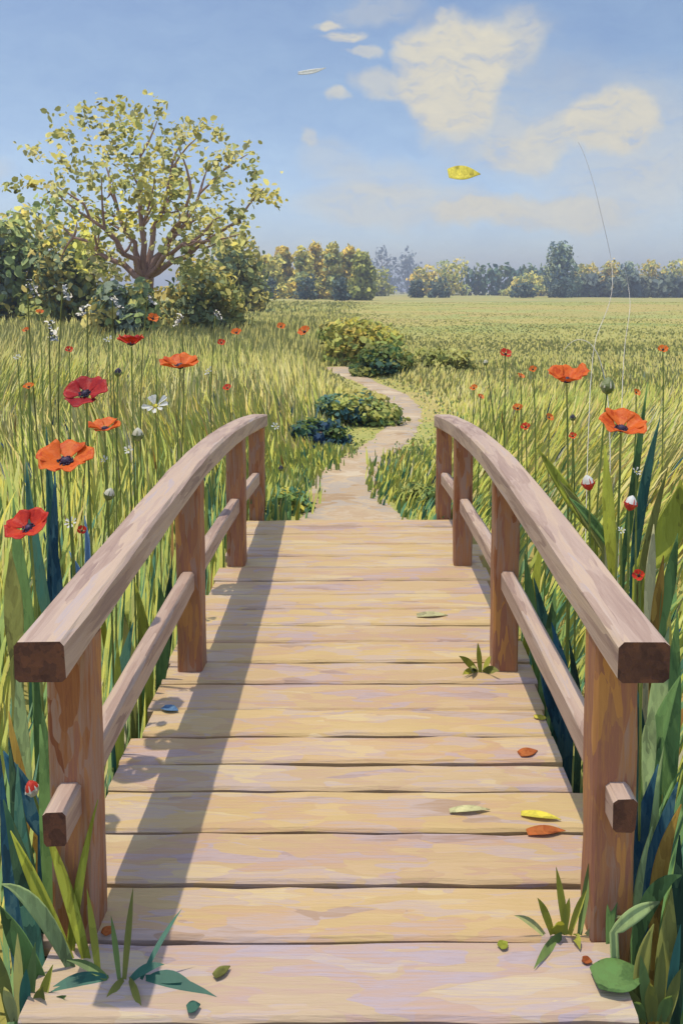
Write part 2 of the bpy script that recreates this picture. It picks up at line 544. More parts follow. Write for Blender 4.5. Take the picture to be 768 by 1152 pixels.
def smooth_curve(ys, zs, y0, y1, n):
    yq = np.linspace(ys[0], ys[-1], 120)
    zq = np.interp(yq, ys, zs)
    for _ in range(40):
        zq[1:-1] = .5 * zq[1:-1] + .25 * (zq[2:] + zq[:-2])
    y = np.linspace(y0, y1, n)
    return y, np.interp(y, yq, zq)


for XF, lab in ((LX, 'l'), (RX, 'r')):
    bm = bmesh.new()
    y, z = smooth_curve(RZ_Y, RZ_Z, 1.60, 5.42 if lab == 'l' else 5.36, 26)
    sweep(bm, [(XF(a), a - BO.y, b) for a, b in zip(y, z)], .106, .088, jit=.0018, chamfer=.010)
    from_bm('handrail', bm, [M['rail'], M['endgrain']], bridge)
    bm = bmesh.new()
    y, z = smooth_curve(LZ_Y, LZ_Z, 1.66 if lab == 'l' else 1.70, 5.28, 20)
    sweep(bm, [(XF(a) + (-.002 if lab == 'l' else .004), a - BO.y, b) for a, b in zip(y, z)], .052, .080, jit=.0018, chamfer=.008)
    from_bm('lower_rail', bm, [M['rail'], M['endgrain']], bridge)
    for Y in (1.80, 3.10, 4.32, 5.24):
        zt = float(np.interp(Y, RZ_Y, RZ_Z)) - .040
        bm = bmesh.new()
        sweep(bm, [(0, 0, DZ - .55 + k * (zt - DZ + .55) / 10) for k in range(11)], .098, .092, endmat=0, jit=.002, chamfer=.007)
        po = from_bm('post', bm, [M['post']], bridge)
        po.location = (XF(Y), Y - BO.y, 0)
for x in (-.52, .40):
    bm = bmesh.new()
    sweep(bm, [(x, 1.2 - BO.y, -.085), (x, 3.3 - BO.y, -.085), (x, 5.1 - BO.y, -.085)], .09, .16, jit=0)
    from_bm('beam', bm, [M['post'], M['endgrain']], bridge)

# ------------------------------------------------------------------ grass
G_STRAW = np.array([(0.599, 0.539, 0.145), (0.678, 0.588, 0.184), (0.547, 0.526, 0.116), (0.651, 0.514, 0.165), (0.521, 0.514, 0.106), (0.73, 0.661, 0.262)])
G_MID = np.array([(0.48, 0.516, 0.09), (0.56, 0.56, 0.101), (0.433, 0.488, 0.09), (0.608, 0.545, 0.09), (0.53, 0.545, 0.146), (0.385, 0.459, 0.09)])
G_DEEP = np.array([(0.138, 0.286, 0.092), (0.184, 0.325, 0.092), (0.103, 0.26, 0.139), (0.23, 0.351, 0.081), (0.069, 0.195, 0.116), (0.275, 0.377, 0.092), (0.207, 0.364, 0.15)])
G_ACC = np.array([(.02, .10, .12), (.36, .33, .03), (.30, .16, .03), (.55, .50, .30), (.02, .06, .10)])


def blades(base, height, lean, width, cols, seg=4, curl=.5):
    """base (N,3), lean (N,2) horizontal tip offset, width (N) -> strip mesh arrays"""
    N = len(base)
    t = np.linspace(0, 1, seg + 1)
    ang = RNG.uniform(-.9, .9, N)
    side = np.stack([np.cos(ang), np.sin(ang), np.zeros(N)], 1)
    V = np.zeros((N, seg + 1, 2, 3), np.float32)
    for i, a in enumerate(t):
        off = np.zeros((N, 3))
        off[:, :2] = lean * (a ** 1.9)[..., None] if np.ndim(a) else lean * a ** 1.9
        off[:, 2] = height * (a - .22 * curl * a ** 3)
        wd = width * (0.55 + .9 * a * (1 - a) * 2) * (1 - a ** 3) + width * .06
        c = base + off
        V[:, i, 0] = c - side * wd[:, None] * .5
        V[:, i, 1] = c + side * wd[:, None] * .5
    idx = np.arange(N)[:, None] * (seg + 1) * 2
    q = np.array([(2 * i, 2 * i + 1, 2 * i + 3, 2 * i + 2) for i in range(seg)])
    P = (idx[:, :, None] + q[None]).reshape(-1, 4)
    C = np.repeat(cols, (seg + 1) * 2, axis=0)
    return V.reshape(-1, 3), P, C


def scatter(y0, y1, dens):
    area_w = lambda Y: .62 * Y + 1.6
    n = int(dens * (y1 - y0) * 2 * area_w((y0 + y1) / 2))
    y = RNG.uniform(y0, y1, n)
    x = RNG.uniform(-1, 1, n) * area_w(y) - .03 * y
    return x, y


xs, ys = [], []
for (a, b, d) in ((5.1, 9, 520), (9, 15, 220), (.9, 2.2, 400), (2.2, 4.5, 380), (4.5, 8, 400), (8, 14, 270), (14, 24, 130), (24, 42, 34), (42, 75, 6)):
    x, y = scatter(a, b, d)
    xs.append(x); ys.append(y)
n_turf = len(xs[0]) + len(xs[1])
x = np.concatenate(xs); y = np.concatenate(ys)
pd_ = path_dist(x, y)
gapL, gapR = -.80, .70
keep = ~((np.abs(pd_ + .1) < .1) & (y > 9.5)) & ~((x > gapL) & (x < gapR) & (y < 5.2)) & (pd_ > -.20 * RNG.random(len(x)) ** 2.2)
keep &= ~((x > .66) & (x < .82) & (y < 5.0) & (RNG.random(len(x)) < .75))
keep &= ~((y < 1.55) & (np.abs(x) < .95))
keep[:n_turf] &= pd_[:n_turf] < 1.1
n_turf = int(keep[:n_turf].sum())
x, y, pd_ = x[keep], y[keep], pd_[keep]
N = len(x)
clump = .5 + .5 * np.sin(x * 1.7 + 2.1 * np.sin(y * .9)) * np.sin(y * 1.3 + 1.7 * np.sin(x * 1.1))
hmax = np.where(x < -.3, .72, .66 - .22 * sstep(y, 5, 12))
hmax = np.where(y < 3.0, np.minimum(hmax, .72 + .1 * (x < 0)), hmax)
hmax = hmax * (1 - .30 * sstep(y, 9, 26) * (x > -1.0)) * (1 - .6 * sstep(y, 20, 40))
hmax = hmax * (1 - .55 * sstep(x, -2, 2) * sstep(y, 9, 17))
hmax = hmax * (.34 + .66 * sstep(pd_, -.1, 1.0))
hmax = np.where(np.arange(N) < n_turf, .34, hmax)
corr = 1 - .35 * (1 - sstep(np.abs(x - .25 + .0 * y), .5, 1.4)) * sstep(y, 4.8, 5.4) * (1 - sstep(y, 9, 14))
hmax = hmax * corr * (1 - .78 * (1 - sstep(pd_, .1, 1.0)) * sstep(y, 6.8, 8.5) * (1 - sstep(y, 14, 16)))
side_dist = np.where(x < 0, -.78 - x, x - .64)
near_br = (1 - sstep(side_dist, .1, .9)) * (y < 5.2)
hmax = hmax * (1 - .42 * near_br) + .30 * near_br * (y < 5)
h = hmax * RNG.uniform(.45, 1.05, N) * (.75 + .35 * clump)
wd = (.0105 + .0013 * y) * RNG.uniform(.6, 1.6, N) * np.where(y < 5, 1.25, 1)
wv = np.stack([.16 + .30 * np.sin(x * .8 + 1.1 * np.sin(y * .5)), .22 * np.sin(y * .7 + x * .4)], 1)
lean = (RNG.normal(0, .10, (N, 2)) + .7 * wv * (1 - .6 * sstep(y, 6, 14))[:, None]) * h[:, None]
u = np.clip(.5 + .30 * np.sin(x * .9 + 2 * np.sin(y * .35)) + RNG.normal(0, .3, N), 0, 1)
straw_p = np.clip(.25 + .5 * sstep(y, 3, 14) + .3 * (clump - .5) + .15 * (x > .5) * sstep(y, 3, 6), 0, .92)
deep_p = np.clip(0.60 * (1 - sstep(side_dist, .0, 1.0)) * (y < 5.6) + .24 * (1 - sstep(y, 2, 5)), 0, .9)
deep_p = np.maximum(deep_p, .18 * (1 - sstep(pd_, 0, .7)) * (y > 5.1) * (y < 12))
pick = np.floor(6 + 3.4 * np.sin(x * 1.1 + 1.5 * np.sin(y * .6 + .4)) + 2.6 * np.sin(y * .9 + 1.8 * np.sin(x * .7)) + RNG.normal(0, 1.3, N)).astype(int) % 840
C = G_MID[pick % len(G_MID)]
st = u < straw_p
C = np.where(st[:, None], G_STRAW[pick % len(G_STRAW)], C)
dp = RNG.random(N) < deep_p
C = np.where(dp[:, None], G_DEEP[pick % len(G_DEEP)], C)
ac = RNG.random(N) < .035 * (1 - .7 * sstep(y, 6, 14))
C = np.where(ac[:, None], G_ACC[pick % len(G_ACC)], C)
C = C * RNG.uniform(.88, 1.12, (N, 1))
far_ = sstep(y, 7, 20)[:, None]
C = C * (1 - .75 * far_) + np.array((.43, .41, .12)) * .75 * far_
inw = near_br * np.where(x < 0, lean[:, 0] > 0, lean[:, 0] < 0)
lean[:, 0] *= 1 - .95 * inw
base = np.stack([x, y, gz(x, y) - .02], 1)
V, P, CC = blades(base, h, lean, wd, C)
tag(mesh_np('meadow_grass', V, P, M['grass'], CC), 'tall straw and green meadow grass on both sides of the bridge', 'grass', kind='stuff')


# ------------------------------------------------------------------ foliage
def dabs(name, cen, size, nrm, cols, mat, parent=None, asp=.55):
    """leaf-sized faces: pointed hexagons folded on the midrib"""
    N = len(cen)
    nrm = nrm / (np.linalg.norm(nrm, axis=1, keepdims=True) + 1e-9)
    a = RNG.normal(size=(N, 3))
    a -= (a * nrm).sum(1, keepdims=True) * nrm
    a /= np.linalg.norm(a, axis=1, keepdims=True) + 1e-9
    b = np.cross(nrm, a)
    s = size[:, None]
    asp = asp * RNG.uniform(.7, 1.3, (N, 1))
    pts = [a * s, a * s * .35 + b * s * asp, -a * s * .5 + b * s * asp * .9, -a * s, -a * s * .5 - b * s * asp * .9, a * s * .35 - b * s * asp]
    bend = [-.18, .08, .08, -.18, .08, .08]
    V = np.stack([cen + p + nrm * s * k for p, k in zip(pts, bend)], 1).reshape(-1, 3)
    i0 = np.arange(N)[:, None] * 6
    P = np.concatenate([i0 + np.array([[0, 1, 2, 3]]), i0 + np.array([[0, 3, 4, 5]])])
    return mesh_np(name, V, P, mat, np.repeat(cols, 6, 0), parent)


def crown_points(lobes, n, shell=.55):
    """points through a set of lobes (x,y,z,rx,ry,rz); returns centre and outward normal"""
    wts = np.array([l[3] * l[4] + l[3] * l[5] + l[4] * l[5] for l in lobes]); wts /= wts.sum()
    which = RNG.choice(len(lobes), n, p=wts)
    L = np.array(lobes)[which]
    d = RNG.normal(size=(n, 3)); d /= np.linalg.norm(d, axis=1, keepdims=True)
    r = (shell + (1.08 - shell) * RNG.random(n) ** .7)[:, None]
    r = r * np.where(RNG.random(n) < .14, RNG.uniform(1.0, 1.38, n), 1.0)[:, None]
    return L[:, :3] + d * L[:, 3:] * r, d / L[:, 3:], which


def pick_cols(pal, which, n, spread=.16):
    pal = np.array(pal)
    base_i = (which * 7 + RNG.integers(0, 3, n) * (RNG.random(n) < .45)) % len(pal)
    return pal[base_i] * RNG.uniform(1 - spread, 1 + spread, (n, 1))


PAL_OLIVE = [(0.694, 0.61, 0.128), (0.868, 0.773, 0.171), (0.477, 0.488, 0.128), (1.042, 0.814, 0.171), (0.391, 0.447, 0.15)]
PAL_GOLD = [(0.918, 0.673, 0.108), (0.734, 0.612, 0.122), (0.551, 0.52, 0.122), (1.04, 0.734, 0.154), (0.428, 0.428, 0.122)]
PAL_DARK = [(0.402, 0.485, 0.152), (0.285, 0.365, 0.152), (0.644, 0.606, 0.152), (0.806, 0.668, 0.178), (0.242, 0.302, 0.201)]
PAL_GREY = [(0.257, 0.343, 0.2), (0.343, 0.428, 0.257), (0.2, 0.286, 0.2), (0.428, 0.486, 0.257), (0.143, 0.228, 0.228)]
PAL_MASS = [(0.336, 0.36, 0.096), (0.504, 0.45, 0.112), (0.252, 0.306, 0.112), (0.63, 0.504, 0.128), (0.21, 0.27, 0.128)]
PAL_BLUE = [(.10, .16, .13), (.12, .18, .13), (.15, .19, .12), (.09, .14, .12)]
PAL_LIME = [(0.504, 0.504, 0.084), (0.42, 0.437, 0.084), (0.571, 0.538, 0.118), (0.336, 0.37, 0.076)]


def tree(kind, base, top, width, Y, pal, label, cat, group=None, n=600, leaf=None, nl=9, trunk=True, cone=0.0, depth=None, lift=.12, low=0.0):
    """tree or bush: base point (x,y,z), height top, crown width; tapered trunk and lobed crown"""
    H = top
    t = thing(kind, base, label, cat, group)
    rx = width / 2
    ry = depth / 2 if depth else rx
    lobes = []
    for k in range(nl):
        f_ = (k + .5) / nl
        zc = H * (lift + (1 - lift) * (.18 + .68 * f_))
        rr = (1 - cone * f_) * (1 - .45 * max(0, f_ - .55) / .45)
        an = k * 2.4 + random.uniform(-.5, .5)
        q = random.uniform(.25, .62) * rr
        s = random.uniform(.34, .52) * (1 - .35 * cone * f_)
        lobes.append((math.cos(an) * q * rx, math.sin(an) * q * ry, zc, rx * s, ry * s, min(H * .26, rx * s * 1.15)))
    if low:
        for k in range(4):
            lobes.append((random.uniform(-.7, .7) * rx, random.uniform(-.6, .6) * ry, H * .16, rx * .4, ry * .4, H * .18))
    n = int(n * 2.3)
    cen, nr, which = crown_points(lobes, n)
    cen[:, 2] = np.maximum(cen[:, 2], .02 * H)
    sz = (leaf or H * .045) * .62 * RNG.uniform(.5, 1.4, n)
    nr = nr / np.linalg.norm(nr, axis=1, keepdims=True) + RNG.normal(0, .5, (n, 3))
    dabs('crown', cen, sz, nr, pick_cols(pal, which, n), M['leaf'], t, .62)
    if trunk:
        vs, fs = [], []
        off = 0
        r0 = max(.02 * H, .03)
        pts = bez((0, 0, -.1), (random.uniform(-.05, .05) * H, 0, H * .35), (random.uniform(-.04, .04) * H, 0, H * .8), 7)
        v, f_ = tube_np(pts, np.linspace(r0, r0 * .25, 7), 7)
        vs.append(v); fs.append(f_); off += len(v)
        for l in lobes[:6]:
            p0 = pts[2 + random.randint(0, 2)]
            v, f_ = tube_np(bez(p0, (p0 + np.array(l[:3])) / 2 + np.array((0, 0, .05 * H)), l[:3], 5), np.linspace(r0 * .5, r0 * .12, 5), 5)
            vs.append(v); fs.append(f_ + off); off += len(v)
        mesh_np('trunk', np.concatenate(vs), np.concatenate(fs), M['bark'], None, t)
    return t


def px_tree(kind, px, topy, wpx, Y, pal, label, cat, group=None, **kw):
    p = at(px, 330, Y)
    z0 = float(gz(p.x, Y))
    H = at(px, topy, Y).z - z0
    return tree(kind, (p.x, Y, z0), H, wpx * Y / F, Y, pal, label, cat, group, **kw)


# big spreading tree on the left
TY = 22.0
tb = at(163, 345, TY)
TB = Vector((tb.x, TY, float(gz(tb.x, TY))))
big = thing('spreading_tree', TB, 'large open yellow-green tree with bare pinkish limbs fanning from a low fork', 'tree', None)
vs, fs, off = [], [], 0


def add_tube(pts, rad, n=7):
    global off
    v, f_ = tube_np(np.asarray(pts) - np.array(TB), rad, n)
    vs.append(v); fs.append(f_ + off); off += len(v)


fork = np.array(at(166, 312, TY))
add_tube([np.array(TB) + (0, 0, -.2), np.array(at(163, 345, TY)), fork], [.26, .21, .18], 9)
LIMBS = [((150, 275, .5), (124, 215, 1.0)), ((158, 256, -.4), (158, 175, -.3)), ((172, 254, .3), (198, 185, .8)), ((190, 282, -.5), (215, 215, -1.2)),
         ((205, 285, .2), (268, 250, .2)), ((140, 288, -.6), (95, 230, -1.2)), ((196, 262, .5), (238, 205, 1.2)), ((130, 296, .3), (70, 255, 1.3)), ((180, 290, -.8), (230, 262, -1.6))]
tips = []
for (m_, e_) in LIMBS:
    pm = np.array(at(m_[0], m_[1], TY + m_[2])); pe = np.array(at(e_[0], e_[1], TY + e_[2]))
    c = bez(fork, pm * 1.15 - .15 * fork, pe, 8)
    c[1:-1] += RNG.normal(0, .05, (6, 3))
    add_tube(c, np.linspace(.10, .03, 8), 7)
    for k in range(6):
        s = c[random.randint(3, 7)]
        dv = (pe - fork); dv /= np.linalg.norm(dv)
        e2 = s + dv * random.uniform(.4, .95) + RNG.normal(0, .42, 3)
        tw = bez(s, (s + e2) / 2 + RNG.normal(0, .12, 3), e2, 5)
        add_tube(tw, np.linspace(.045, .013, 5), 5)
        tips.append(e2)
CL = [(75, 150, 22, 32), (72, 185, 16, 20), (120, 150, 24, 34), (142, 165, 26, 40), (150, 130, 22, 18), (160, 185, 30, 34), (188, 165, 20, 36), (205, 148, 12, 18), (140, 210, 28, 24),
      (222, 145, 14, 14), (248, 180, 24, 22), (250, 208, 24, 20), (262, 175, 14, 12), (285, 192, 12, 14), (306, 222, 12, 14), (288, 218, 16, 14), (100, 195, 22, 28), (60, 222, 14, 24), (90, 262, 34, 30),
      (66, 235, 26, 20), (105, 285, 34, 34), (120, 250, 26, 22), (150, 245, 36, 26), (200, 215, 18, 26), (175, 232, 28, 26), (180, 120, 10, 14), (98, 130, 12, 18), (38, 172, 12, 14), (15, 210, 10, 10), (36, 205, 8, 8),
      (230, 240, 20, 20), (212, 270, 26, 26), (190, 200, 24, 24), (268, 240, 16, 14), (135, 120, 16, 12), (245, 150, 12, 10), (270, 270, 18, 16), (128, 300, 36, 30), (218, 300, 30, 30), (165, 215, 22, 20)]
cen_l, col_l, nr_l = [], [], []
PAL_BIG = [(0.626, 0.573, 0.168), (0.523, 0.504, 0.149), (0.697, 0.623, 0.233), (0.438, 0.451, 0.127), (0.593, 0.52, 0.107)]
PAL_BIGD = [(0.673, 0.676, 0.146), (0.471, 0.515, 0.146), (0.874, 0.772, 0.117), (0.337, 0.418, 0.146)]
for i, (px, py, a, b) in enumerate(CL):
    dy = random.uniform(-1.9, 1.9)
    c = np.array(at(px, py, TY + dy))
    n = int(26 + a * b * .085)
    s = TY / F
    p = c + RNG.normal(0, 1, (n, 3)) * np.array((a * s * .42, .35, b * s * .42))
    cen_l.append(p)
    pal = np.array(PAL_BIGD if (py > 225 and px < 240 and random.random() < .75) else PAL_BIG)
    cc = pal[np.full(n, i % len(pal))] * RNG.uniform(.8, 1.2, (n, 1))
    o_ = RNG.random(n) < .3
    cc[o_] = pal[RNG.integers(0, len(pal), o_.sum())]
    col_l.append(cc)
for e in tips:
    n = 14
    cen_l.append(e + RNG.normal(0, .24, (n, 3)))
    col_l.append(np.array(PAL_BIG)[RNG.integers(0, 5, n)] * RNG.uniform(.85, 1.15, (n, 1)))
cen = np.concatenate(cen_l) - np.array(TB); cols = np.concatenate(col_l)
mesh_np('trunk', np.concatenate(vs), np.concatenate(fs), M['bark'], None, big)
n = len(cen)
dabs('crown', cen, RNG.uniform(.04, .125, n), np.array((0, -.6, .5)) + RNG.normal(0, .6, (n, 3)), cols, M['leaf'], big, .62)

# hedge bushes behind the big tree
HB = 'bushes below the spreading tree'
px_tree('bush', 18, 236, 120, 30, PAL_DARK, 'dark green bush at the far left edge of the meadow', 'bush', HB, n=1500, leaf=.24, nl=12, low=1, lift=0)
px_tree('bush', 84, 258, 110, 28, PAL_MASS, 'olive bush between the dark edge bush and the spreading tree', 'bush', HB, n=1100, leaf=.22, nl=10, low=1, lift=0)
px_tree('bush', 142, 318, 84, 20.4, PAL_DARK, 'low dark bush in front of the foot of the spreading tree', 'bush', HB, n=900, leaf=.18, nl=9, low=1, lift=0)
px_tree('bush', 228, 298, 110, 25, PAL_MASS, 'soft rounded olive bush just right of the spreading tree', 'bush', HB, n=1200, leaf=.17, nl=10, low=1, lift=0)
px_tree('bush', 262, 268, 84, 45, PAL_MASS, 'taller olive bush behind the soft rounded bush', 'bush', HB, n=900, leaf=.28, nl=10, low=1, lift=0)
px_tree('bush', -70, 250, 130, 32, PAL_DARK, 'dark bush standing farthest left behind the meadow', 'bush', HB, n=900, leaf=.28, nl=10, low=1, lift=0)

# row of trees across the field
FR = 'yellowing trees at the far edge of the field'
for (px, ty, wp, Y, pal, lab) in [
    (300, 284, 36, 110, PAL_OLIVE, 'olive field-edge tree beside the tall olive bush'),
    (320, 268, 26, 120, PAL_GOLD, 'slim golden tree, second from the tall olive bush in the far row'),
    (340, 270, 26, 118, PAL_OLIVE, 'slim olive tree before the tallest golden tree of the far row'),
    (355, 261, 24, 124, PAL_GOLD, 'tallest slim golden tree in the middle of the far row'),
    (374, 264, 26, 120, PAL_OLIVE, 'slim olive tree just right of the tallest golden tree'),
    (392, 266, 26, 122, PAL_GOLD, 'golden pointed tree, second from the end of the far row'),
    (408, 276, 30, 118, PAL_LIME, 'yellow-green tree ending the far row by the blue woods')]:
    px_tree('field_tree', px, ty + 5, wp * 1.45, Y, pal, lab, 'tree', FR, n=620, leaf=.55, nl=11, cone=.5, low=1, lift=0)
for (px, ty, wp, lab) in [(345, 308, 28, 'small blue-dark bush at the foot of the tallest golden tree'), (382, 312, 24, 'small blue-dark bush at the foot of the golden pointed tree'), (300, 312, 30, 'small dark bush at the foot of the olive field-edge tree')]:
    px_tree('bush', px, ty, wp, 105, PAL_BLUE, lab, 'bush', 'dark bushes under the far row', n=200, leaf=.35, nl=6, trunk=True, low=1, lift=0)
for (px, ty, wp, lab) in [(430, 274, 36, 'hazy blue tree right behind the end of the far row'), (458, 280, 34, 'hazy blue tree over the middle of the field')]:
    px_tree('distant_tree', px, ty, wp, 430, [(.20, .26, .27), (.24, .29, .28), (.18, .24, .26)], lab, 'tree', 'blue trees far beyond the field', n=260, leaf=1.5, nl=8, low=1, lift=0)  # bluish distance haze put into the leaf colours, on top of the haze volume
for (px, ty, wp, pal, lab) in [
    (420, 300, 40, PAL_LIME, 'low yellow-green shrub in front of the hazy blue trees'),
    (478, 296, 34, PAL_GOLD, 'low golden tree under the hazy blue trees'),
    (505, 289, 46, PAL_OLIVE, 'rounded olive tree left of the long hedge'),
    (592, 304, 44, PAL_OLIVE, 'low olive tree touching the round grey-green tree'),
    (655, 292, 34, PAL_GOLD, 'russet tree directly right of the round grey-green tree'),
    (684, 289, 22, PAL_GOLD, 'small golden tree behind the tall grass stems'),
    (704, 292, 28, PAL_GREY, 'grey-green tree between two golden trees at the field edge'),
    (728, 289, 34, PAL_GOLD, 'broad golden tree near the right edge of the field'),
    (756, 290, 36, PAL_OLIVE, 'olive tree at the right edge of the field'),
    (800, 284, 44, PAL_GOLD, 'golden tree farther right than the olive edge tree'),
    (850, 290, 44, PAL_OLIVE, 'olive tree farthest right along the field edge')]:
    px_tree('field_tree', px, ty + 4, wp * 1.25, 190 + 7 * random.random(), pal, lab, 'tree', FR, n=330, leaf=.75, nl=9, low=1, lift=.02)
px_tree('round_tree', 628, 271, 46, 170, PAL_GREY, 'round grey-green tree standing tallest on the right horizon', 'tree', n=900, leaf=.6, nl=13, low=1, lift=.02)
for (px, ty, wp, lab) in [(468, 314, 22, 'small dark bush under the low golden tree'), (493, 312, 26, 'small dark bush under the rounded olive tree'), (588, 318, 36, 'blue-dark bush under the low olive tree'), (630, 312, 32, 'blue-dark bush under the round grey-green tree')]:
    px_tree('bush', px, ty, wp, 160, PAL_BLUE, lab, 'bush', 'dark bushes under the far row', n=200, leaf=.5, nl=6, low=1, lift=0)


def hedge(px0, px1, ty, Y, pal, label, n):
    a, b = at(px0, 330, Y), at(px1, 330, Y)
    z0 = float(gz((a.x + b.x) / 2, Y))
    H = at(px0, ty, Y).z - z0
    t = thing('hedge', ((a.x + b.x) / 2, Y, z0), label, 'hedge')
    L = b.x - a.x
    k = 16
    lobes = [(-L / 2 + L * (i + .5) / k, random.uniform(-1, 1), H * .45, L / k * .8, 2.0, H * random.uniform(.45, .58)) for i in range(k)]
    cen, nr, which = crown_points(lobes, n)
    cen[:, 2] = np.maximum(cen[:, 2], .05)
    dabs('foliage', cen, RNG.uniform(.4, 1.0, n), nr / np.linalg.norm(nr, axis=1, keepdims=True) + RNG.normal(0, .4, (n, 3)), pick_cols(pal, which, n), M['leaf'], t)
    for l in lobes:
        v, f_ = tube_np([(l[0], l[1], -.1), (l[0] + .2, l[1], H * .3), (l[0], l[1], H * .7)], [.16, .12, .05], 5)
        mesh_np('trunk', v, f_, M['bark'], None, t)


hedge(520, 625, 298, 215, [(0.114, 0.216, 0.126), (0.152, 0.234, 0.108), (0.19, 0.234, 0.09), (0.095, 0.18, 0.144)], 'long low green hedge left of the round grey-green tree', 1300)
hedge(632, 830, 308, 178, [(0.18, 0.221, 0.153), (0.216, 0.238, 0.136), (0.144, 0.187, 0.153), (0.162, 0.204, 0.119)], 'long grey-green hedge right of the round grey-green tree', 1900)

# bushes by the path
PB = 'bushes beside the winding path'
PAL_PB1 = [(0.545, 0.497, 0.082), (0.449, 0.461, 0.102), (0.609, 0.479, 0.102), (0.321, 0.39, 0.082)]
PAL_PB2 = [(0.416, 0.435, 0.096), (0.288, 0.377, 0.096), (0.544, 0.478, 0.12), (0.144, 0.261, 0.12), (0.08, 0.189, 0.168)]


def low_bush(px, topy, wpx, Y, pal, lab, n=700, leaf=.07, nl=10):
    p = at(px, 400, Y)
    z0 = float(gz(p.x, Y))
    return tree('bush', (p.x, Y, z0), at(px, topy, Y).z - z0, wpx * Y / F, Y, pal, lab, 'bush', PB, n=n, leaf=leaf, nl=nl, low=1, lift=0)


low_bush(408, 362, 128, 17.2, PAL_PB1, 'broad golden-topped bush where the path turns out of sight', n=1300, leaf=.10, nl=13)
low_bush(430, 390, 80, 14.7, [(.08, .16, .04), (.16, .22, .04), (.04, .10, .06), (.24, .25, .05)], 'dark green bush at the far end of the path', n=900, leaf=.08)
low_bush(500, 393, 86, 15.0, [(.44, .44, .10), (.38, .40, .09), (.48, .46, .13)], 'yellow-green bush right of the far end of the path', n=800, leaf=.08)
low_bush(396, 444, 112, 9.4, PAL_PB2, 'mixed green bush on the inside of the path bend', n=1300, leaf=.055, nl=12)
low_bush(356, 474, 70, 8.0, [(.03, .09, .10), (.05, .12, .06), (.02, .06, .12), (.12, .18, .04)], 'blue-green bush shading the left bank of the path', n=800, leaf=.045)
low_bush(324, 552, 66, 5.6, [(0.064, 0.18, 0.09), (0.192, 0.3, 0.06), (0.544, 0.48, 0.06), (0.32, 0.36, 0.06)], 'leafy clump at the far left corner of the bridge', n=500, leaf=.035, nl=9)
low_bush(472, 546, 52, 5.8, [(0.224, 0.312, 0.065), (0.336, 0.364, 0.078), (0.42, 0.416, 0.104), (0.168, 0.26, 0.078)], 'pale green clump at the far right corner of the bridge', n=420, leaf=.035, nl=8)


# ------------------------------------------------------------------ flowers
def ball(bm, c, r, sq=1.0, nseg=10, mi=0):
    res = bmesh.ops.create_uvsphere(bm, u_segments=nseg, v_segments=7, radius=r)
    for v in res['verts']:
        v.co = Vector((v.co.x, v.co.y, v.co.z * sq)) + Vector(c)
    for f_ in {f_ for v in res['verts'] for f_ in v.link_faces}:
        f_.material_index = mi


def petal_mesh(r, spread, cup, seed, ruffle=1.0):
    """one petal growing from the origin along +X, cupped upward"""
    rg = random.Random(seed)
    nu, nv = 9, 9
    ph = rg.uniform(0, 6)
    V, Fs = [], []
    for i in range(nu):
        a = i / (nu - 1)
        for j in range(nv):
            b = j / (nv - 1) * 2 - 1
            wid = spread * (a ** .62) * (1 - .28 * a ** 6)
            th = b * wid
            rad = r * a * (1 - .10 * b * b * a + .035 * ruffle * math.sin(b * 7 + ph) * a ** 2)
            z = r * (cup * (a ** 1.6) - .22 * cup * a ** 4 + .07 * ruffle * a ** 2 * math.sin(b * 5.5 + ph * 2) + .10 * abs(b) * a)
            V.append((rad * math.cos(th), rad * math.sin(th), z))
    for i in range(nu - 1):
        for j in range(nv - 1):
            q = i * nv + j
            Fs.append((q, q + 1, q + nv + 1, q + nv))
    return V, Fs


def axis_matrix(tilt, yaw):
    """flower axis: up, leaning by tilt towards the camera, then turned by yaw"""
    return (Matrix.Rotation(yaw, 3, 'Z') @ Matrix.Rotation(tilt, 3, 'X')).to_4x4()


def stem_np(head, foot, bend, r0=.006, r1=.0035, n=10):
    head = np.array(head, float); foot = np.array(foot, float)
    mid = (head + foot) / 2 + np.array(bend)
    return tube_np(bez(foot, mid, head, n), np.linspace(r0, r1, n), 6)


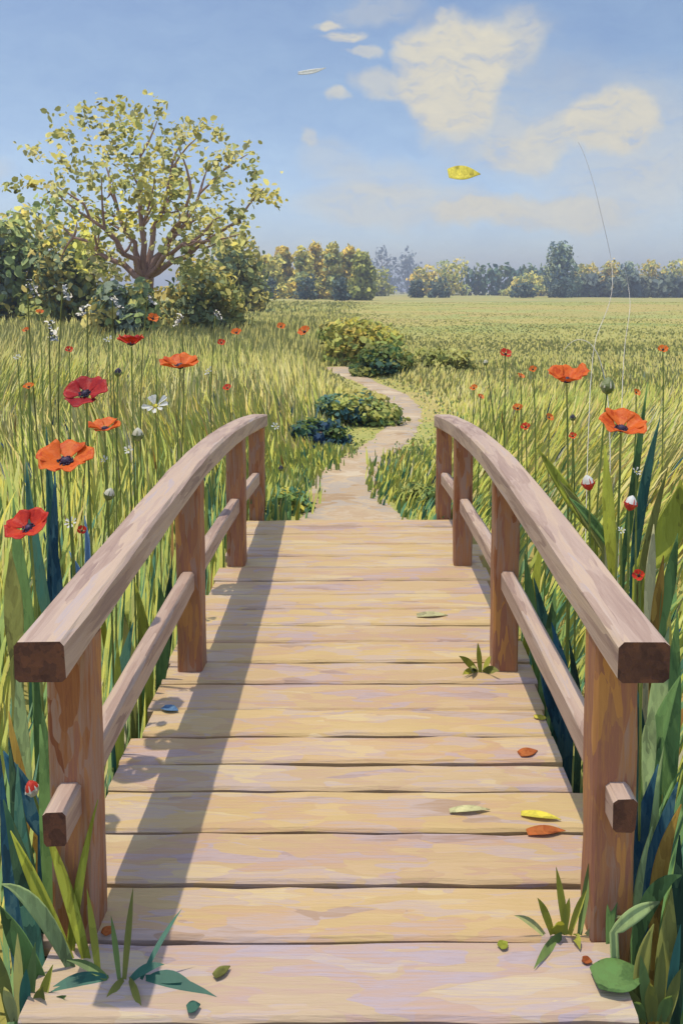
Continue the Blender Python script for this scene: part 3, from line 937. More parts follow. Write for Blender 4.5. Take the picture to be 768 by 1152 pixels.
def poppy(px, py, wpx, Y, mat, label, tilt=50, yaw=0, cup=.45, npet=5, foot_dx=0.0, seed=1, spin=0.0, missing=()):
    c = at(px, py, Y)
    fx = c.x + foot_dx
    fy = Y + .05
    fz = float(gz(fx, fy)) - .03
    t = thing('poppy', (fx, fy, fz), label, 'poppy', 'large poppies standing above the grass')
    r = wpx * Y / F / 2 * 1.02
    hd = c - Vector((fx, fy, fz))
    A = axis_matrix(R(tilt - 27), R(yaw))
    axis = (A @ Vector((0, 0, 1)))
    for k in range(npet):
        if k in missing: continue
        V, Fs = petal_mesh(r * random.Random(seed * 10 + k).uniform(.92, 1.08), .98 if npet >= 5 else 1.12, cup * random.Random(seed * 13 + k).uniform(.75, 1.25), seed * 31 + k)
        rot = A @ Matrix.Rotation(spin + 2 * math.pi * k / npet, 4, 'Z')
        V = [tuple(rot @ Vector(v) + hd + axis * (.004 * (k % 2) + .0015 * k)) for v in V]
        o = mesh_np('petal', V, Fs, M[mat], None, t)
        sm = o.modifiers.new('solid', 'SOLIDIFY'); sm.thickness = .0016
    bm = bmesh.new()
    ball(bm, (0, 0, r * .16), r * .19, .85, 12)
    for k in range(22):
        an = k * 2.399; q = r * (.20 + .10 * ((k * 7) % 5) / 5)
        ball(bm, (math.cos(an) * q, math.sin(an) * q, r * .15 + .02 * r * (k % 3)), r * .045, 1, 6)
    bmesh.ops.transform(bm, matrix=Matrix.Translation(hd) @ A, verts=bm.verts[:])
    from_bm('centre', bm, M['dark'], t, True)
    back = hd - axis * .004
    v, f_ = stem_np(back, (0, 0, 0), (random.uniform(-.02, .02), 0, hd.z * .15), .0048, .0034)
    mesh_np('stem', v, f_, M['stem'], None, t)
    return t


poppy(75, 523, 62, 2.45, 'orange', 'largest wide-open orange poppy above the near end of the handrail', 52, 4, .42, 5, .03, 1, .3)
poppy(97, 446, 48, 2.62, 'crimson', 'dark crimson poppy with drooping side petals and one upright petal', 58, 0, .35, 4, .0, 2, math.pi / 2)
poppy(118, 485, 36, 2.85, 'orange', 'smaller orange poppy just below the dark crimson one', 42, -6, .55, 5, .0, 3, .1)
poppy(34, 597, 50, 2.18, 'red', 'scarlet poppy lowest on the left, above the handrail end', 55, -10, .42, 4, .03, 4, 1.2)
poppy(148, 389, 28, 3.25, 'red', 'small deep red poppy highest on the left with a dark base', 36, 0, .8, 5, .0, 5, .5)
poppy(203, 415, 42, 3.98, 'orange', 'red-orange poppy nearest the left handrail arch', 42, 8, .55, 5, -.05, 6, .9)
poppy(637, 431, 46, 3.05, 'orange', 'cup-shaped orange poppy farther back on the right side', 45, -10, .62, 5, .03, 7, 1.25)
poppy(698, 486, 54, 2.45, 'orange', 'wide orange poppy beside the right handrail, lower of that pair', 46, 0, .50, 5, -.02, 8, .2)

# small poppies through the meadow: one mesh each
SP = 'small poppies scattered through the meadow'


def small_poppy(px, py, wpx, Y, mat, label, bud=False):
    c = at(px, py, Y)
    fz = float(gz(c.x, Y)) - .02
    r = wpx * Y / F / 2
    hd = Vector((0, 0, c.z - fz))
    Vs, Fs, mi, o_ = [], [], [], 0
    A = axis_matrix(R(random.uniform(20, 55)), R(random.uniform(-40, 40)))
    for k in range(4):
        V, f_ = petal_mesh(r, .95, 1.1 if bud else .6, random.randint(0, 9999))
        rot = A @ Matrix.Rotation(k * math.pi / 2 + .4, 4, 'Z')
        Vs.append(np.array([tuple(rot @ Vector(v) + hd) for v in V])); Fs.append(np.array(f_) + o_); mi += [0] * len(f_); o_ += len(V)
    bmx = A @ Vector((0, 0, r * .15)) + hd
    n_ = 8
    V, f_ = tube_np([tuple(bmx - A @ Vector((0, 0, r * .1))), tuple(bmx), tuple(bmx + A @ Vector((0, 0, r * .2)))], [r * .22, r * .26, r * .06], n_)
    Vs.append(V); Fs.append(f_ + o_); mi += [1] * len(f_); o_ += len(V)
    V, f_ = stem_np(hd, (random.uniform(-.04, .04), .02, 0), (.02, 0, .1), .0035 + .0003 * Y, .0025 + .0002 * Y)
    Vs.append(V); Fs.append(f_ + o_); mi += [2] * len(f_)
    o = mesh_np('small_poppy', np.concatenate(Vs), np.concatenate(Fs), M[mat], None, None, True, [M[mat], M['dark'], M['stem']], mi)
    o.location = (c.x, Y, fz)
    return tag(o, label, 'poppy', SP)


for a in [
    (33, 436, 12, 3.0, 'orange', 'small orange poppy near the left edge, beside the dark crimson one'),
    (92, 597, 11, 2.5, 'red', 'small red poppy low beside the left handrail'),
    (172, 359, 13, 6.0, 'orange', 'small coral poppy under the spreading tree'),
    (78, 394, 9, 5.2, 'red', 'tiny red poppy left of the small deep red poppy'),
    (249, 386, 9, 7.5, 'red', 'tiny red poppy behind the red-orange one'),
    (266, 375, 12, 9.0, 'orange', 'small coral poppy in the pale grass left of the path bushes'),
    (256, 437, 10, 5.2, 'red', 'tiny red poppy above the left handrail arch'),
    (343, 374, 15, 11.0, 'orange', 'coral poppy in front of the far row of trees'),
    (316, 368, 10, 11.5, 'orange', 'tiny coral poppy left of the one before the far row'),
    (45, 352, 9, 6.0, 'orange', 'tiny orange poppy among the nodding grass heads'),
    (30, 372, 8, 5.5, 'orange', 'tiny orange poppy at the left edge of the grass heads'),
    (568, 399, 14, 4.6, 'red', 'small upright scarlet poppy on a straight stem over the right handrail'),
    (599, 416, 9, 5.2, 'orange', 'tiny coral poppy right of the upright scarlet one'),
    (585, 424, 9, 5.4, 'orange', 'tiny coral poppy just right of the upright scarlet stem'),
    (582, 460, 12, 4.6, 'orange', 'small coral poppy left above the bright red dot of the right side'),
    (591, 481, 11, 4.2, 'red', 'small orange-red poppy just above the right handrail arch'),
    (644, 491, 9, 3.2, 'red', 'tiny red poppy under the cup-shaped orange one'),
    (745, 394, 12, 5.0, 'orange', 'small coral poppy near the right edge of the field'),
    (533, 437, 9, 6.0, 'orange', 'tiny coral poppy nearest the right handrail end'),
    (540, 447, 8, 5.6, 'orange', 'tiny coral poppy second from the right handrail end'),
    (715, 442, 9, 4.4, 'orange', 'tiny coral poppy between the two large right poppies and the edge'),
    (718, 648, 14, 1.95, 'red', 'half-closed rusty poppy low beside the right handrail'),
    (617, 470, 10, 4.0, 'orange', 'tiny orange poppy left below the cup-shaped one'),
]:
    small_poppy(*a)


# buds
def bud(px, py, hpx, Y, tip, label, foot_dx=0.0, tip_to=(0, 0), cap='budgreen'):
    c = at(px, py, Y)
    fx, fy = c.x + foot_dx, Y + .03
    fz = float(gz(fx, fy)) - .03
    t = thing('poppy_bud', (fx, fy, fz), label, 'flower bud', 'poppy buds on bare stems')
    hd = c - Vector((fx, fy, fz))
    L = hpx * Y / F * .92
    prof = [(0, .02), (.12, .24), (.3, .36), (.5, .38), (.7, .32), (.88, .18), (1.0, .03)]
    tl = Vector((tip_to[0], tip_to[1], 1)).normalized()
    q = Vector((0, 0, 1)).rotation_difference(tl)

    def lathe(name, a0, a1, mat, k=1.0):
        pr = [(z, r_) for z, r_ in prof if a0 <= z <= a1]
        n_ = 10
        V, f_ = [], []
        for z, r_ in pr:
            for j in range(n_):
                th = 2 * math.pi * j / n_
                rr = r_ * L * k * (1 + .06 * math.sin(th * 3))
                V.append(tuple(q @ Vector((rr * math.cos(th), rr * math.sin(th), (z - .5) * L)) + hd))
        for i in range(len(pr) - 1):
            for j in range(n_):
                f_.append((i * n_ + j, i * n_ + (j + 1) % n_, (i + 1) * n_ + (j + 1) % n_, (i + 1) * n_ + j))
        mesh_np(name, V, f_, M[mat], None, t)
    lathe('husk', 0, .5, cap)
    lathe('tip', .5, 1.0, tip)
    # torn edge of the husk
    for k in range(7):
        th = k * .898 + .4
        p0 = q @ Vector((math.cos(th) * .385 * L, math.sin(th) * .385 * L, -.1 * L)) + hd
        sh = (.10, .30, .16, .26, .06, .33, .2)[k]
        p1 = q @ Vector((math.cos(th) * (.40 - .35 * sh) * L, math.sin(th) * (.40 - .35 * sh) * L, sh * L)) + hd
        v, f_ = tube_np([tuple(p0), tuple((p0 + p1) / 2), tuple(p1)], [L * .06, L * .05, L * .008], 5)
        mesh_np('sepal', v, f_, M[cap if tip != 'budgreen' else 'cream'], None, t)
    v, f_ = stem_np(hd - tl * L * .48, (0, 0, 0), (random.uniform(-.03, .03), 0, hd.z * .12), .005, .003)
    mesh_np('stem', v, f_, M['stem'], None, t)


bud(661, 543, 20, 2.55, 'white', 'red bud with a white tip, upper of the two beside the right handrail', .08, (-.2, 0), 'budred')
bud(709, 566, 20, 2.3, 'white', 'red bud with a white tip, lower of the two beside the right handrail', -.03, (.25, 0), 'budred')
bud(683, 434, 22, 2.9, 'budgreen', 'closed green bud left above the wide right poppy', -.04, (.1, 0))
bud(644, 470, 9, 3.4, 'dark', 'tiny dark bud below the cup-shaped right poppy', .0)
bud(155, 489, 18, 2.95, 'cream', 'green and white bud between the small orange poppy and the handrail', -.02, (.05, 0))
bud(123, 556, 17, 2.7, 'cream', 'pale cream bud leaning right above the left handrail', -.1, (.3, 0))
bud(133, 419, 12, 3.3, 'dark', 'dark closed bud under the small deep red poppy', -.05, (.1, 0))
bud(36, 887, 22, 1.93, 'budred', 'white-capped red bud at the left edge by the near post', .1, (-.3, 0), 'white')
bud(546, 408, 8, 4.7, 'cream', 'tiny pale bud left of the upright scarlet poppy', .2, (-.2, 0))
bud(316, 527, 8, 5.6, 'dark', 'small dark bud beside the far end of the left handrail', .0)


# white flowers
def daisy(px, py, wpx, Y, label, npet=9, tilt=50):
    c = at(px, py, Y)
    fz = float(gz(c.x, Y)) - .03
    t = thing('white_flower', (c.x, Y, fz), label, 'white flower', 'white flowers in the meadow')
    hd = Vector((0, 0, c.z - fz))
    r = wpx * Y / F / 2
    A = axis_matrix(R(tilt), R(random.uniform(-30, 30)))
    for k in range(npet):
        V, f_ = petal_mesh(r * random.uniform(.75, 1.15), .32, random.uniform(.1, .6), random.randint(0, 9999), .6)
        rot = A @ Matrix.Rotation(2 * math.pi * k / npet + random.uniform(-.2, .2), 4, 'Z')
        mesh_np('petal', [tuple(rot @ Vector(v) + hd) for v in V], f_, M['white'], None, t)
    bm = bmesh.new()
    ball(bm, (0, 0, r * .05), r * .2, .6, 8)
    bmesh.ops.transform(bm, matrix=Matrix.Translation(hd) @ A, verts=bm.verts[:])
    from_bm('centre', bm, M['l_yellow'], t, True)
    v, f_ = stem_np(hd, (0, 0.02, 0), (.02, 0, .05), .004, .003)
    mesh_np('stem', v, f_, M['stem'], None, t)


daisy(175, 457, 28, 3.6, 'ragged white flower in front of the left handrail arch', 8)
daisy(81, 588, 16, 2.55, 'small white flower below the largest orange poppy', 7)
daisy(145, 506, 12, 2.95, 'small white flower under the green and white bud', 7)
daisy(118, 517, 10, 2.8, 'tiny white flower right of the largest orange poppy', 6)
daisy(715, 531, 12, 2.5, 'small white flower below the wide right poppy', 6)
daisy(698, 597, 9, 2.2, 'tiny white flower under the lower red bud', 6)
daisy(122, 382, 9, 4.6, 'tiny white flower left of the small deep red poppy', 6)
daisy(20, 402, 8, 4.0, 'tiny white flower at the left edge of the meadow', 6)
daisy(235, 418, 10, 5.0, 'tiny white flower right of the red-orange poppy', 6)
daisy(310, 480, 10, 6.5, 'tiny white flower beyond the far end of the left handrail', 6)


# nodding grass stalks with pale heads
NG = 'nodding pale grass heads on the left'


def nodding(px, py, drop_px, head_px, Y, label, foot_px, side=1):
    top = at(px, py, Y)
    foot = at(foot_px, 400, Y)
    fz = float(gz(foot.x, Y)) - .02
    t = thing('nodding_grass', (foot.x, Y, fz), label, 'grass stalk', NG)
    o_ = Vector((foot.x, Y, fz))
    s = Y / F
    hd = top - o_
    end = hd + Vector((side * head_px * s, 0, -drop_px * s))
    c1 = bez((0, 0, 0), (hd.x * .4 - side * .06, 0, hd.z * .6), tuple(hd), 10)
    c2 = bez(tuple(hd), tuple(hd + Vector((side * head_px * s * .5, 0, head_px * s * .25))), tuple(end), 6)
    pts = np.concatenate([c1, c2[1:]])
    v, f_ = tube_np(pts, np.linspace(.0045, .0035, len(pts)), 5)
    mesh_np('stalk', v, f_, M['l_olive'], None, t)
    n = 30
    a = RNG.random(n)[:, None]
    cen = (np.array(hd) * (1 - a) + np.array(end) * a) + RNG.normal(0, .009, (n, 3))
    dabs('seed_head', cen, RNG.uniform(.006, .016, n), RNG.normal(size=(n, 3)) * .5 + (0, -.6, 1), np.tile((.72, .70, .56), (n, 1)), M['palestem'], t)


nodding(31, 317, 14, 9, 4.2, 'pale nodding grass head nearest the left edge', 55, 1)
nodding(71, 322, 16, 10, 4.4, 'pale nodding grass head in front of the olive bush', 68, 1)
nodding(98, 344, 10, 8, 4.6, 'fluffy pale grass head in front of the low dark bush', 82, -1)
nodding(127, 334, 14, 7, 5.0, 'pale grass head left of the spreading tree trunk', 137, 1)
nodding(167, 330, 12, 7, 5.0, 'pale curled grass head before the spreading tree trunk', 158, 1)
nodding(204, 355, 10, 5, 5.2, 'pale grass head before the soft rounded olive bush', 196, -1)
nodding(56, 361, 22, 6, 3.9, 'long pale looped grass head below the others', 70, 1)
nodding(243, 350, 10, 5, 5.6, 'thin grass head rightmost of the pale ones', 240, 1)


# tall thin stems on the right
def stem_thing(pts_px, Y, r, mat, label, name='bent_grass'):
    P_ = [at(a, b, Y) for a, b in pts_px]
    f = P_[0]
    fz = float(gz(f.x, Y)) - .02
    o_ = Vector((f.x, Y, fz))
    pts = np.array([tuple(Vector((f.x, Y, fz)) - o_)] + [tuple(p - o_) for p in P_])
    q = np.linspace(0, len(pts) - 1, 26)
    d = np.stack([np.interp(q, np.arange(len(pts)), pts[:, k]) for k in range(3)], 1)
    for _ in range(3): d[1:-1] = .5 * d[1:-1] + .25 * (d[2:] + d[:-2])
    v, f_ = tube_np(d, np.linspace(r, r * .5, len(d)), 5)
    o = mesh_np(name, v, f_, M[mat])
    o.location = o_
    return tag(o, label, 'grass stalk', 'tall bent grass stems on the right')


stem_thing([(662, 400), (672, 372), (685, 345), (690, 320), (687, 286), (676, 244), (668, 205), (655, 168), (650, 160)], 4.2, .0021, 'palestem', 'tallest thin grass stem, bending far up into the clouds')
stem_thing([(700, 400), (709, 345), (706, 318), (702, 300)], 4.0, .0021, 'palestem', 'shorter pale grass stem right of the tallest one')
stem_thing([(688, 470), (676, 405), (664, 385), (650, 381), (640, 386), (634, 394)], 3.6, .0020, 'palestem', 'pale grass stem bent over above the cup-shaped poppy')

# ------------------------------------------------------------------ broad-leaved plants
LEAFY = 'strap-leaved plants along the bridge'


def leaf_mesh(p0, p1, sag, wid, n=10, tipk=1.0, fold=.15, face=None, root=None):
    p0, p1 = np.array(p0, float), np.array(p1, float)
    mid = (p0 + p1) / 2 + np.array(sag, float)
    c = bez(p0, mid, p1, n)
    V, Fs = [], []
    k0 = 0
    if root is not None:                       # sheath from the ground up to where the blade opens
        c = np.concatenate([np.linspace(np.array(root, float), p0, 5)[:-1], c])
        k0, n = 4, n + 4
    for i in range(n):
        a = max(0, i - k0) / (n - 1 - k0)
        t = c[min(i + 1, n - 1)] - c[max(i - 1, 0)]
        t /= np.linalg.norm(t) + 1e-9
        s = np.cross(t, face if face is not None else (0, -1, .35)); s /= np.linalg.norm(s) + 1e-9
        nn = np.cross(s, t)
        w_ = wid * (.45 + 1.1 * math.sin(math.pi * min(1, a * .9 + .08)) * .5) * (1 - a ** 4) + wid * .04
        for b in (-1, -.5, 0, .5, 1):
            V.append(c[i] + s * b * w_ * .5 - nn * fold * w_ * (1 - abs(b)))
    for i in range(n - 1):
        for j in range(4):
            q = i * 5 + j
            Fs.append((q, q + 1, q + 6, q + 5))
    return V, Fs


def plant(name, foot, leaves, label, group=LEAFY, cat='plant'):
    """leaves: (base px,py, tip px,py, Y base, Y tip, width px, material, sag)"""
    o_ = Vector(foot)
    t = thing(name, o_, label, cat, group)
    for (bx, by, tx, ty, Yb, Yt, wp, mat, sag) in leaves:
        p0 = at(bx, by, Yb) - o_
        p1 = at(tx, ty, Yt) - o_
        g0 = Vector((p0.x + o_.x, Yb, 0))
        g0.x += (o_.x - g0.x) * .25
        g0.z = float(gz(g0.x, Yb)) - .02
        hgt = p0.z + o_.z - g0.z
        V, f_ = leaf_mesh(p0, p1, (sag[0], 0, sag[1]), wp * (Yb + Yt) / 2 / F, root=(g0 - o_) if hgt > .05 else None)
        o = mesh_np('leaf', V, f_, M[mat], None, t)
        sm = o.modifiers.new('solid', 'SOLIDIFY'); sm.thickness = .0018
    return t


def gfoot(px, py, Y):
    p = at(px, py, Y)
    return (p.x, Y, float(gz(p.x, Y)))


plant('strap_leaf_plant', gfoot(40, 1080, 1.75), [
    (60, 1120, 4, 900, 1.75, 1.8, 26, 'l_deep', (0, .03)), (70, 1120, 45, 815, 1.8, 1.95, 24, 'l_green', (0, .02)), (50, 1120, 20, 860, 1.72, 1.86, 20, 'l_teal', (-.03, .02)),
    (90, 1110, 12, 935, 1.7, 1.72, 16, 'l_lime', (-.02, .06)), (80, 1090, 2, 995, 1.68, 1.66, 18, 'l_pale', (.0, .09)), (100, 1090, 50, 930, 1.7, 1.74, 14, 'l_lime', (0, .04)),
    (55, 1130, 0, 1020, 1.66, 1.64, 24, 'l_green', (-.02, .05)), (75, 1120, 110, 900, 1.72, 1.74, 11, 'l_lime', (-.02, .02)), (60, 1150, 10, 830, 1.84, 1.98, 24, 'l_deep', (-.02, 0)), (30, 1150, 0, 850, 1.78, 1.9, 18, 'l_blue', (-.01, 0))],
    'clump of teal and lime strap leaves at the near left corner')
plant('strap_leaf_plant', gfoot(20, 900, 2.1), [
    (50, 940, 4, 845, 2.1, 2.12, 24, 'l_blue', (-.01, .02)), (60, 960, 48, 800, 2.15, 2.2, 20, 'l_green', (0, .02)), (45, 960, 10, 800, 2.15, 2.2, 15, 'l_ochre', (-.02, .01)), (30, 960, 20, 740, 2.2, 2.3, 20, 'l_pale', (.0, .02)),
    (65, 960, 70, 770, 2.2, 2.3, 18, 'l_deep', (0, .02))],
    'small clump with one blue leaf left of the near left post')
plant('strap_leaf_plant', gfoot(60, 700, 2.6), [
    (60, 760, 52, 480, 2.7, 2.75, 14, 'l_teal', (.02, 0)), (70, 740, 60, 590, 2.55, 2.55, 13, 'l_blue', (.0, 0)), (40, 740, 15, 560, 2.5, 2.6, 16, 'l_green', (-.02, 0)), (95, 700, 95, 580, 2.7, 2.72, 10, 'l_lilac', (.03, 0)), (60, 720, 30, 520, 2.6, 2.65, 14, 'l_teal', (-.03, 0)), (18, 740, 12, 620, 2.4, 2.5, 22, 'l_olive', (0, 0)),
    (110, 690, 78, 620, 2.6, 2.6, 9, 'l_lilac', (.0, 0)), (55, 700, 62, 530, 2.7, 2.7, 11, 'l_blue', (.01, 0))],
    'tall teal and blue leaves among the left poppies')
plant('strap_leaf_plant', gfoot(165, 760, 3.0), [
    (150, 800, 140, 690, 2.75, 2.8, 14, 'l_olive', (0, .02)), (168, 780, 152, 655, 2.9, 2.9, 14, 'l_lime', (.02, .01)), (130, 830, 150, 700, 2.6, 2.7, 16, 'l_teal', (-.02, .01)), (180, 770, 178, 650, 3.0, 3.0, 16, 'l_green', (.03, 0)), (135, 860, 132, 720, 2.5, 2.5, 12, 'l_lime', (0, 0)), (185, 750, 192, 640, 3.1, 3.1, 14, 'l_deep', (0, 0))],
    'lime and teal leaves showing between the first two left posts')
plant('strap_leaf_plant', gfoot(735, 1040, 1.85), [
    (720, 1080, 762, 880, 1.85, 1.95, 26, 'l_blue', (-.02, .02)), (700, 1060, 740, 860, 1.9, 2.0, 22, 'l_blue', (-.02, .02)), (735, 1050, 766, 905, 1.8, 1.85, 18, 'l_ochre', (-.03, .02)), (715, 1060, 766, 985, 1.72, 1.72, 20, 'l_green', (-.02, .07)),
    (690, 1050, 742, 1015, 1.68, 1.68, 16, 'l_pale', (.0, .02)), (712, 1080, 733, 930, 1.75, 1.8, 10, 'l_pale', (-.02, .02)), (745, 1150, 755, 1000, 1.62, 1.66, 26, 'l_olive', (0, 0)), (720, 1140, 735, 1040, 1.62, 1.64, 18, 'l_olive', (-.02, .02)), (685, 1060, 708, 930, 1.74, 1.78, 12, 'l_green', (-.02, .01)), (758, 1150, 764, 940, 1.72, 1.78, 22, 'l_deep', (0, 0))],
    'clump of dark blue and ochre strap leaves at the near right corner')
plant('strap_leaf_plant', gfoot(730, 760, 2.3), [
    (735, 880, 752, 705, 2.3, 2.4, 22, 'l_pale', (-.02, .02)), (720, 880, 712, 760, 2.2, 2.2, 16, 'l_teal', (.01, .0)), (728, 880, 735, 790, 2.1, 2.15, 18, 'l_pale', (-.01, 0)), (725, 900, 765, 760, 2.1, 2.2, 20, 'l_green', (-.03, .02)), (752, 900, 762, 690, 2.4, 2.5, 22, 'l_green', (-.01, 0)), (742, 900, 750, 640, 2.5, 2.6, 18, 'l_olive', (.01, 0))],
    'pale green leaves right of the near right handrail end')
plant('strap_leaf_plant', gfoot(720, 640, 2.6), [
    (722, 640, 765, 540, 2.6, 2.6, 34, 'l_lime', (.06, -.02)), (718, 660, 751, 525, 2.55, 2.55, 10, 'l_olive', (-.01, .0)), (712, 640, 742, 470, 2.7, 2.7, 12, 'l_teal', (-.02, .02)), (728, 700, 735, 590, 2.5, 2.5, 12, 'l_straw', (.0, .0)), (734, 720, 746, 625, 2.4, 2.4, 12, 'l_ochre', (.0, .0)), (745, 700, 762, 600, 2.4, 2.4, 14, 'l_green', (.0, .0)), (688, 640, 680, 500, 2.75, 2.8, 14, 'l_lime', (.0, .0))],
    'upright plant with one broad yellow-green leaf beside the right poppies')
plant('strap_leaf_plant', gfoot(680, 620, 3.0), [
    (668, 600, 605, 505, 3.0, 3.0, 15, 'l_lime', (-.02, .03)), (680, 620, 628, 540, 2.9, 2.9, 12, 'l_olive', (.0, .03)), (690, 620, 640, 560, 2.8, 2.8, 12, 'l_green', (.0, .03)), (700, 640, 728, 430, 3.0, 3.0, 9, 'l_green', (.0, .0)), (683, 650, 692, 532, 2.8, 2.8, 7, 'l_straw', (-.02, .0))],
    'arching yellow-green leaves just outside the right handrail')
plant('strap_leaf_plant', gfoot(600, 740, 3.1), [
    (625, 790, 600, 650, 3.0, 3.1, 16, 'l_teal', (.02, 0)), (610, 780, 625, 660, 2.9, 3.0, 14, 'l_green', (0, 0)), (640, 820, 620, 700, 2.7, 2.8, 16, 'l_blue', (.02, 0)), (605, 760, 590, 620, 3.2, 3.3, 14, 'l_green', (.0, 0)), (650, 850, 640, 720, 2.6, 2.7, 12, 'l_deep', (.02, 0)), (632, 830, 605, 720, 2.8, 2.85, 18, 'l_blue', (.0, 0)), (590, 740, 610, 600, 3.3, 3.4, 12, 'l_lime', (0, 0))],
    'teal and blue leaves seen under the right handrail')

# tufts on and beside the deck: one mesh each
def tuft(px, py, z, specs, label):
    p = on_z(px, py, z)
    Vs, Fs, Cs, o_ = [], [], [], 0
    for (tx, ty, wp, c, dy, bx) in specs:
        p0 = Vector((bx * p.y / F, 0, 0))
        p1 = at(tx, ty, p.y + dy) - p
        V, f_ = leaf_mesh(p0, p1, (0, 0, .02), wp * p.y / F, 8)
        Vs.append(np.array(V)); Fs.append(np.array(f_) + o_); Cs.append(np.tile(c, (len(V), 1))); o_ += len(V)
    o = mesh_np('grass_tuft', np.concatenate(Vs), np.concatenate(Fs), M['grass'], np.concatenate(Cs))
    o.location = p
    return tag(o, label, 'grass tuft', 'grass tufts growing through the deck')


LI, PL, GR, TE, OL = (.36, .36, .04), (.42, .44, .16), (.16, .24, .06), (.05, .17, .11), (.20, .21, .04)
tuft(540, 757, DZ, [(516, 738, 8, LI, -.05, -4), (537, 723, 6, LI, 0, 0), (561, 755, 9, OL, -.06, 4), (528, 752, 7, PL, -.06, -6), (552, 738, 6, LI, .02, 4), (520, 759, 7, LI, -.04, -8)], 'small yellow-green tuft by the foot of the second right post')
tuft(640, 1052, DZ, [(604, 1010, 9, LI, -.03, -20), (625, 975, 9, LI, 0, -4), (668, 950, 9, GR, .02, 12), (700, 1030, 8, PL, -.02, 20), (600, 1090, 12, GR, -.1, -8), (660, 1000, 8, LI, 0, 0), (578, 1030, 8, PL, 0, -30), (625, 1040, 16, LI, -.03, -12), (640, 1010, 8, LI, 0, -6), (652, 1068, 10, LI, -.05, 4)], 'lime tuft at the foot of the near right post')
tuft(140, 1102, DZ, [(40, 1128, 12, TE, -.04, -20), (150, 998, 8, OL, .03, 0), (205, 1022, 6, TE, .04, 20), (98, 1000, 9, LI, .04, -30), (255, 1130, 16, TE, -.05, 25), (115, 1140, 10, OL, -.06, 0), (160, 1140, 10, OL, -.07, 5), (75, 1080, 10, GR, 0, -20), (215, 1105, 14, TE, -.02, 30), (125, 1030, 7, GR, .02, -6), (60, 1110, 14, TE, -.02, -20), (185, 1085, 10, TE, 0, 8)], 'sprawling teal tuft at the near left corner of the deck')


tuft(22, 1150, -.02, [(0, 1075, 14, OL, 0, -10), (40, 1060, 12, GR, 0, 10), (60, 1085, 12, LI, 0, 20), (20, 1050, 12, OL, .02, 0), (75, 1120, 14, GR, -.02, 30), (5, 1110, 14, PL, -.03, -6), (48, 1110, 16, OL, -.03, 20), (85, 1142, 12, OL, -.04, 34), (30, 1090, 14, TE, -.02, 6)], 'olive and green tuft filling the near left corner beyond the deck edge')
tuft(735, 1150, -.02, [(700, 1110, 12, OL, 0, -10), (720, 1075, 14, GR, 0, -6), (745, 1060, 14, OL, 0, 4), (765, 1090, 14, OL, 0, 14), (690, 1135, 12, LI, -.02, -22), (755, 1120, 16, GR, -.02, 8), (730, 1105, 16, OL, -.03, -2), (765, 1040, 12, TE, .02, 16), (712, 1128, 14, GR, -.03, -14)], 'olive tuft filling the near right corner beyond the deck edge')


# loose leaves lying on the deck
def fallen(px, py, lpx, wpx, rot, mat, label, z=DZ, name='fallen_leaf', curl=.25):
    p = on_z(px, py, z + .008)
    L = lpx * p.y / F
    wd_ = wpx * p.y / F * 1.6
    d = Vector((math.cos(rot), math.sin(rot), 0))
    V, f_ = leaf_mesh(tuple(-d * L / 2), tuple(d * L / 2), (0, 0, L * curl * .4), wd_, 9, fold=.08, face=(0, 0, 1))
    o = mesh_np(name, V, f_, M[mat])
    sm = o.modifiers.new('solid', 'SOLIDIFY'); sm.thickness = .0016
    o.location = p
    return tag(o, label, 'leaf', 'fallen leaves on the deck')


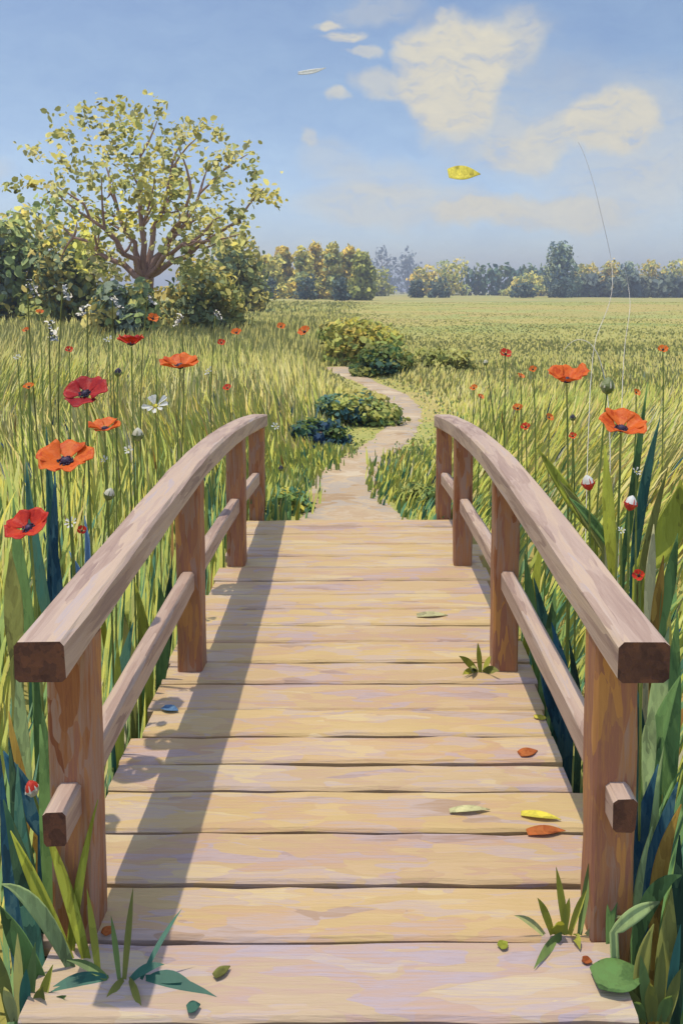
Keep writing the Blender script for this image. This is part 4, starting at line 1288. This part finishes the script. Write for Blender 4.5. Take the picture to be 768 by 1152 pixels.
fallen(594, 846, 24, 10, .3, 'l_rust', 'rust-orange fallen leaf by the right edge, nearest the lower rail')
fallen(614, 935, 46, 10, .05, 'l_rust', 'long rust-brown fallen leaf lying against the right deck edge')
fallen(608, 918, 46, 8, -.25, 'l_yellow', 'long yellow fallen leaf just behind the rust-brown one')
fallen(192, 797, 22, 8, -.4, 'l_lilac', 'blue-grey fallen leaf at the left deck edge')
fallen(660, 1080, 12, 7, -.4, 'l_rust', 'small red fallen leaf beside the near right post')
fallen(122, 1046, 14, 9, 1.0, 'l_rust', 'small red-brown fallen leaf at the foot of the near left post')
fallen(250, 1092, 22, 8, .7, 'l_olive', 'small olive fallen leaf right of the sprawling tuft')
fallen(566, 1062, 13, 8, .6, 'l_lime', 'small lime fallen leaf left of the near right tuft')
fallen(218, 1132, 16, 10, .4, 'l_teal', 'small teal fallen leaf at the bottom of the deck')
fallen(607, 806, 10, 9, 1.2, 'l_yellow', 'tiny yellow fallen leaf at the right deck edge below the second post')
fallen(486, 692, 36, 9, 0.0, 'l_straw', 'pale straw leaf lying on a plank in the middle of the bridge')
fallen(528, 911, 48, 7, .05, 'l_straw', 'long pale straw leaf on the right half of a near plank')
fallen(698, 1097, 66, 30, .1, 'l_green', 'broad rounded green leaf lying at the near right corner', z=.06, name='broad_leaf', curl=.12)


# things in the air
def air_thing(name, px, py, Y, V, Fs, mat, label, cat):
    o = mesh_np(name, V, Fs, M[mat])
    o.location = at(px, py, Y)
    sm = o.modifiers.new('solid', 'SOLIDIFY'); sm.thickness = .004
    return tag(o, label, cat)


V, f_ = leaf_mesh((-.24, 0, -.03), (.24, 0, .06), (0, 0, -.035), .09, 12, fold=.1)
air_thing('drifting_feather', 351, 80, 14.0, V, f_, 'white', 'thin white feather-like streak drifting in the blue sky', 'feather')
V, f_ = leaf_mesh((-.20, 0, -.01), (.20, 0, -.02), (0, 0, .03), .24, 10, fold=.08, face=(.1, -.8, .6))
air_thing('drifting_leaf', 522, 194, 10.0, V, f_, 'l_yellow', 'yellow leaf drifting below the large cream cloud', 'leaf')


# ------------------------------------------------------------------ haze over the field
hm = bpy.data.materials.new('field_haze')
hm.use_nodes = True
hg = NT(hm.node_tree)
pv_ = hg.n('ShaderNodeVolumePrincipled')
pv_.inputs['Color'].default_value = (.86, .90, .96, 1)
pv_.inputs['Density'].default_value = .0016
pv_.inputs['Anisotropy'].default_value = .2
hg.t.links.new(pv_.outputs[0], hg.n('ShaderNodeOutputMaterial').inputs['Volume'])
bm = bmesh.new()
bmesh.ops.create_cube(bm, size=1.0)
for v in bm.verts:
    v.co = Vector((v.co.x * 3200, 700 + v.co.y * 1700, 11 + v.co.z * 26))
tag(from_bm('haze', bm, hm), kind='stuff')
scene.cycles.volume_bounces = 0
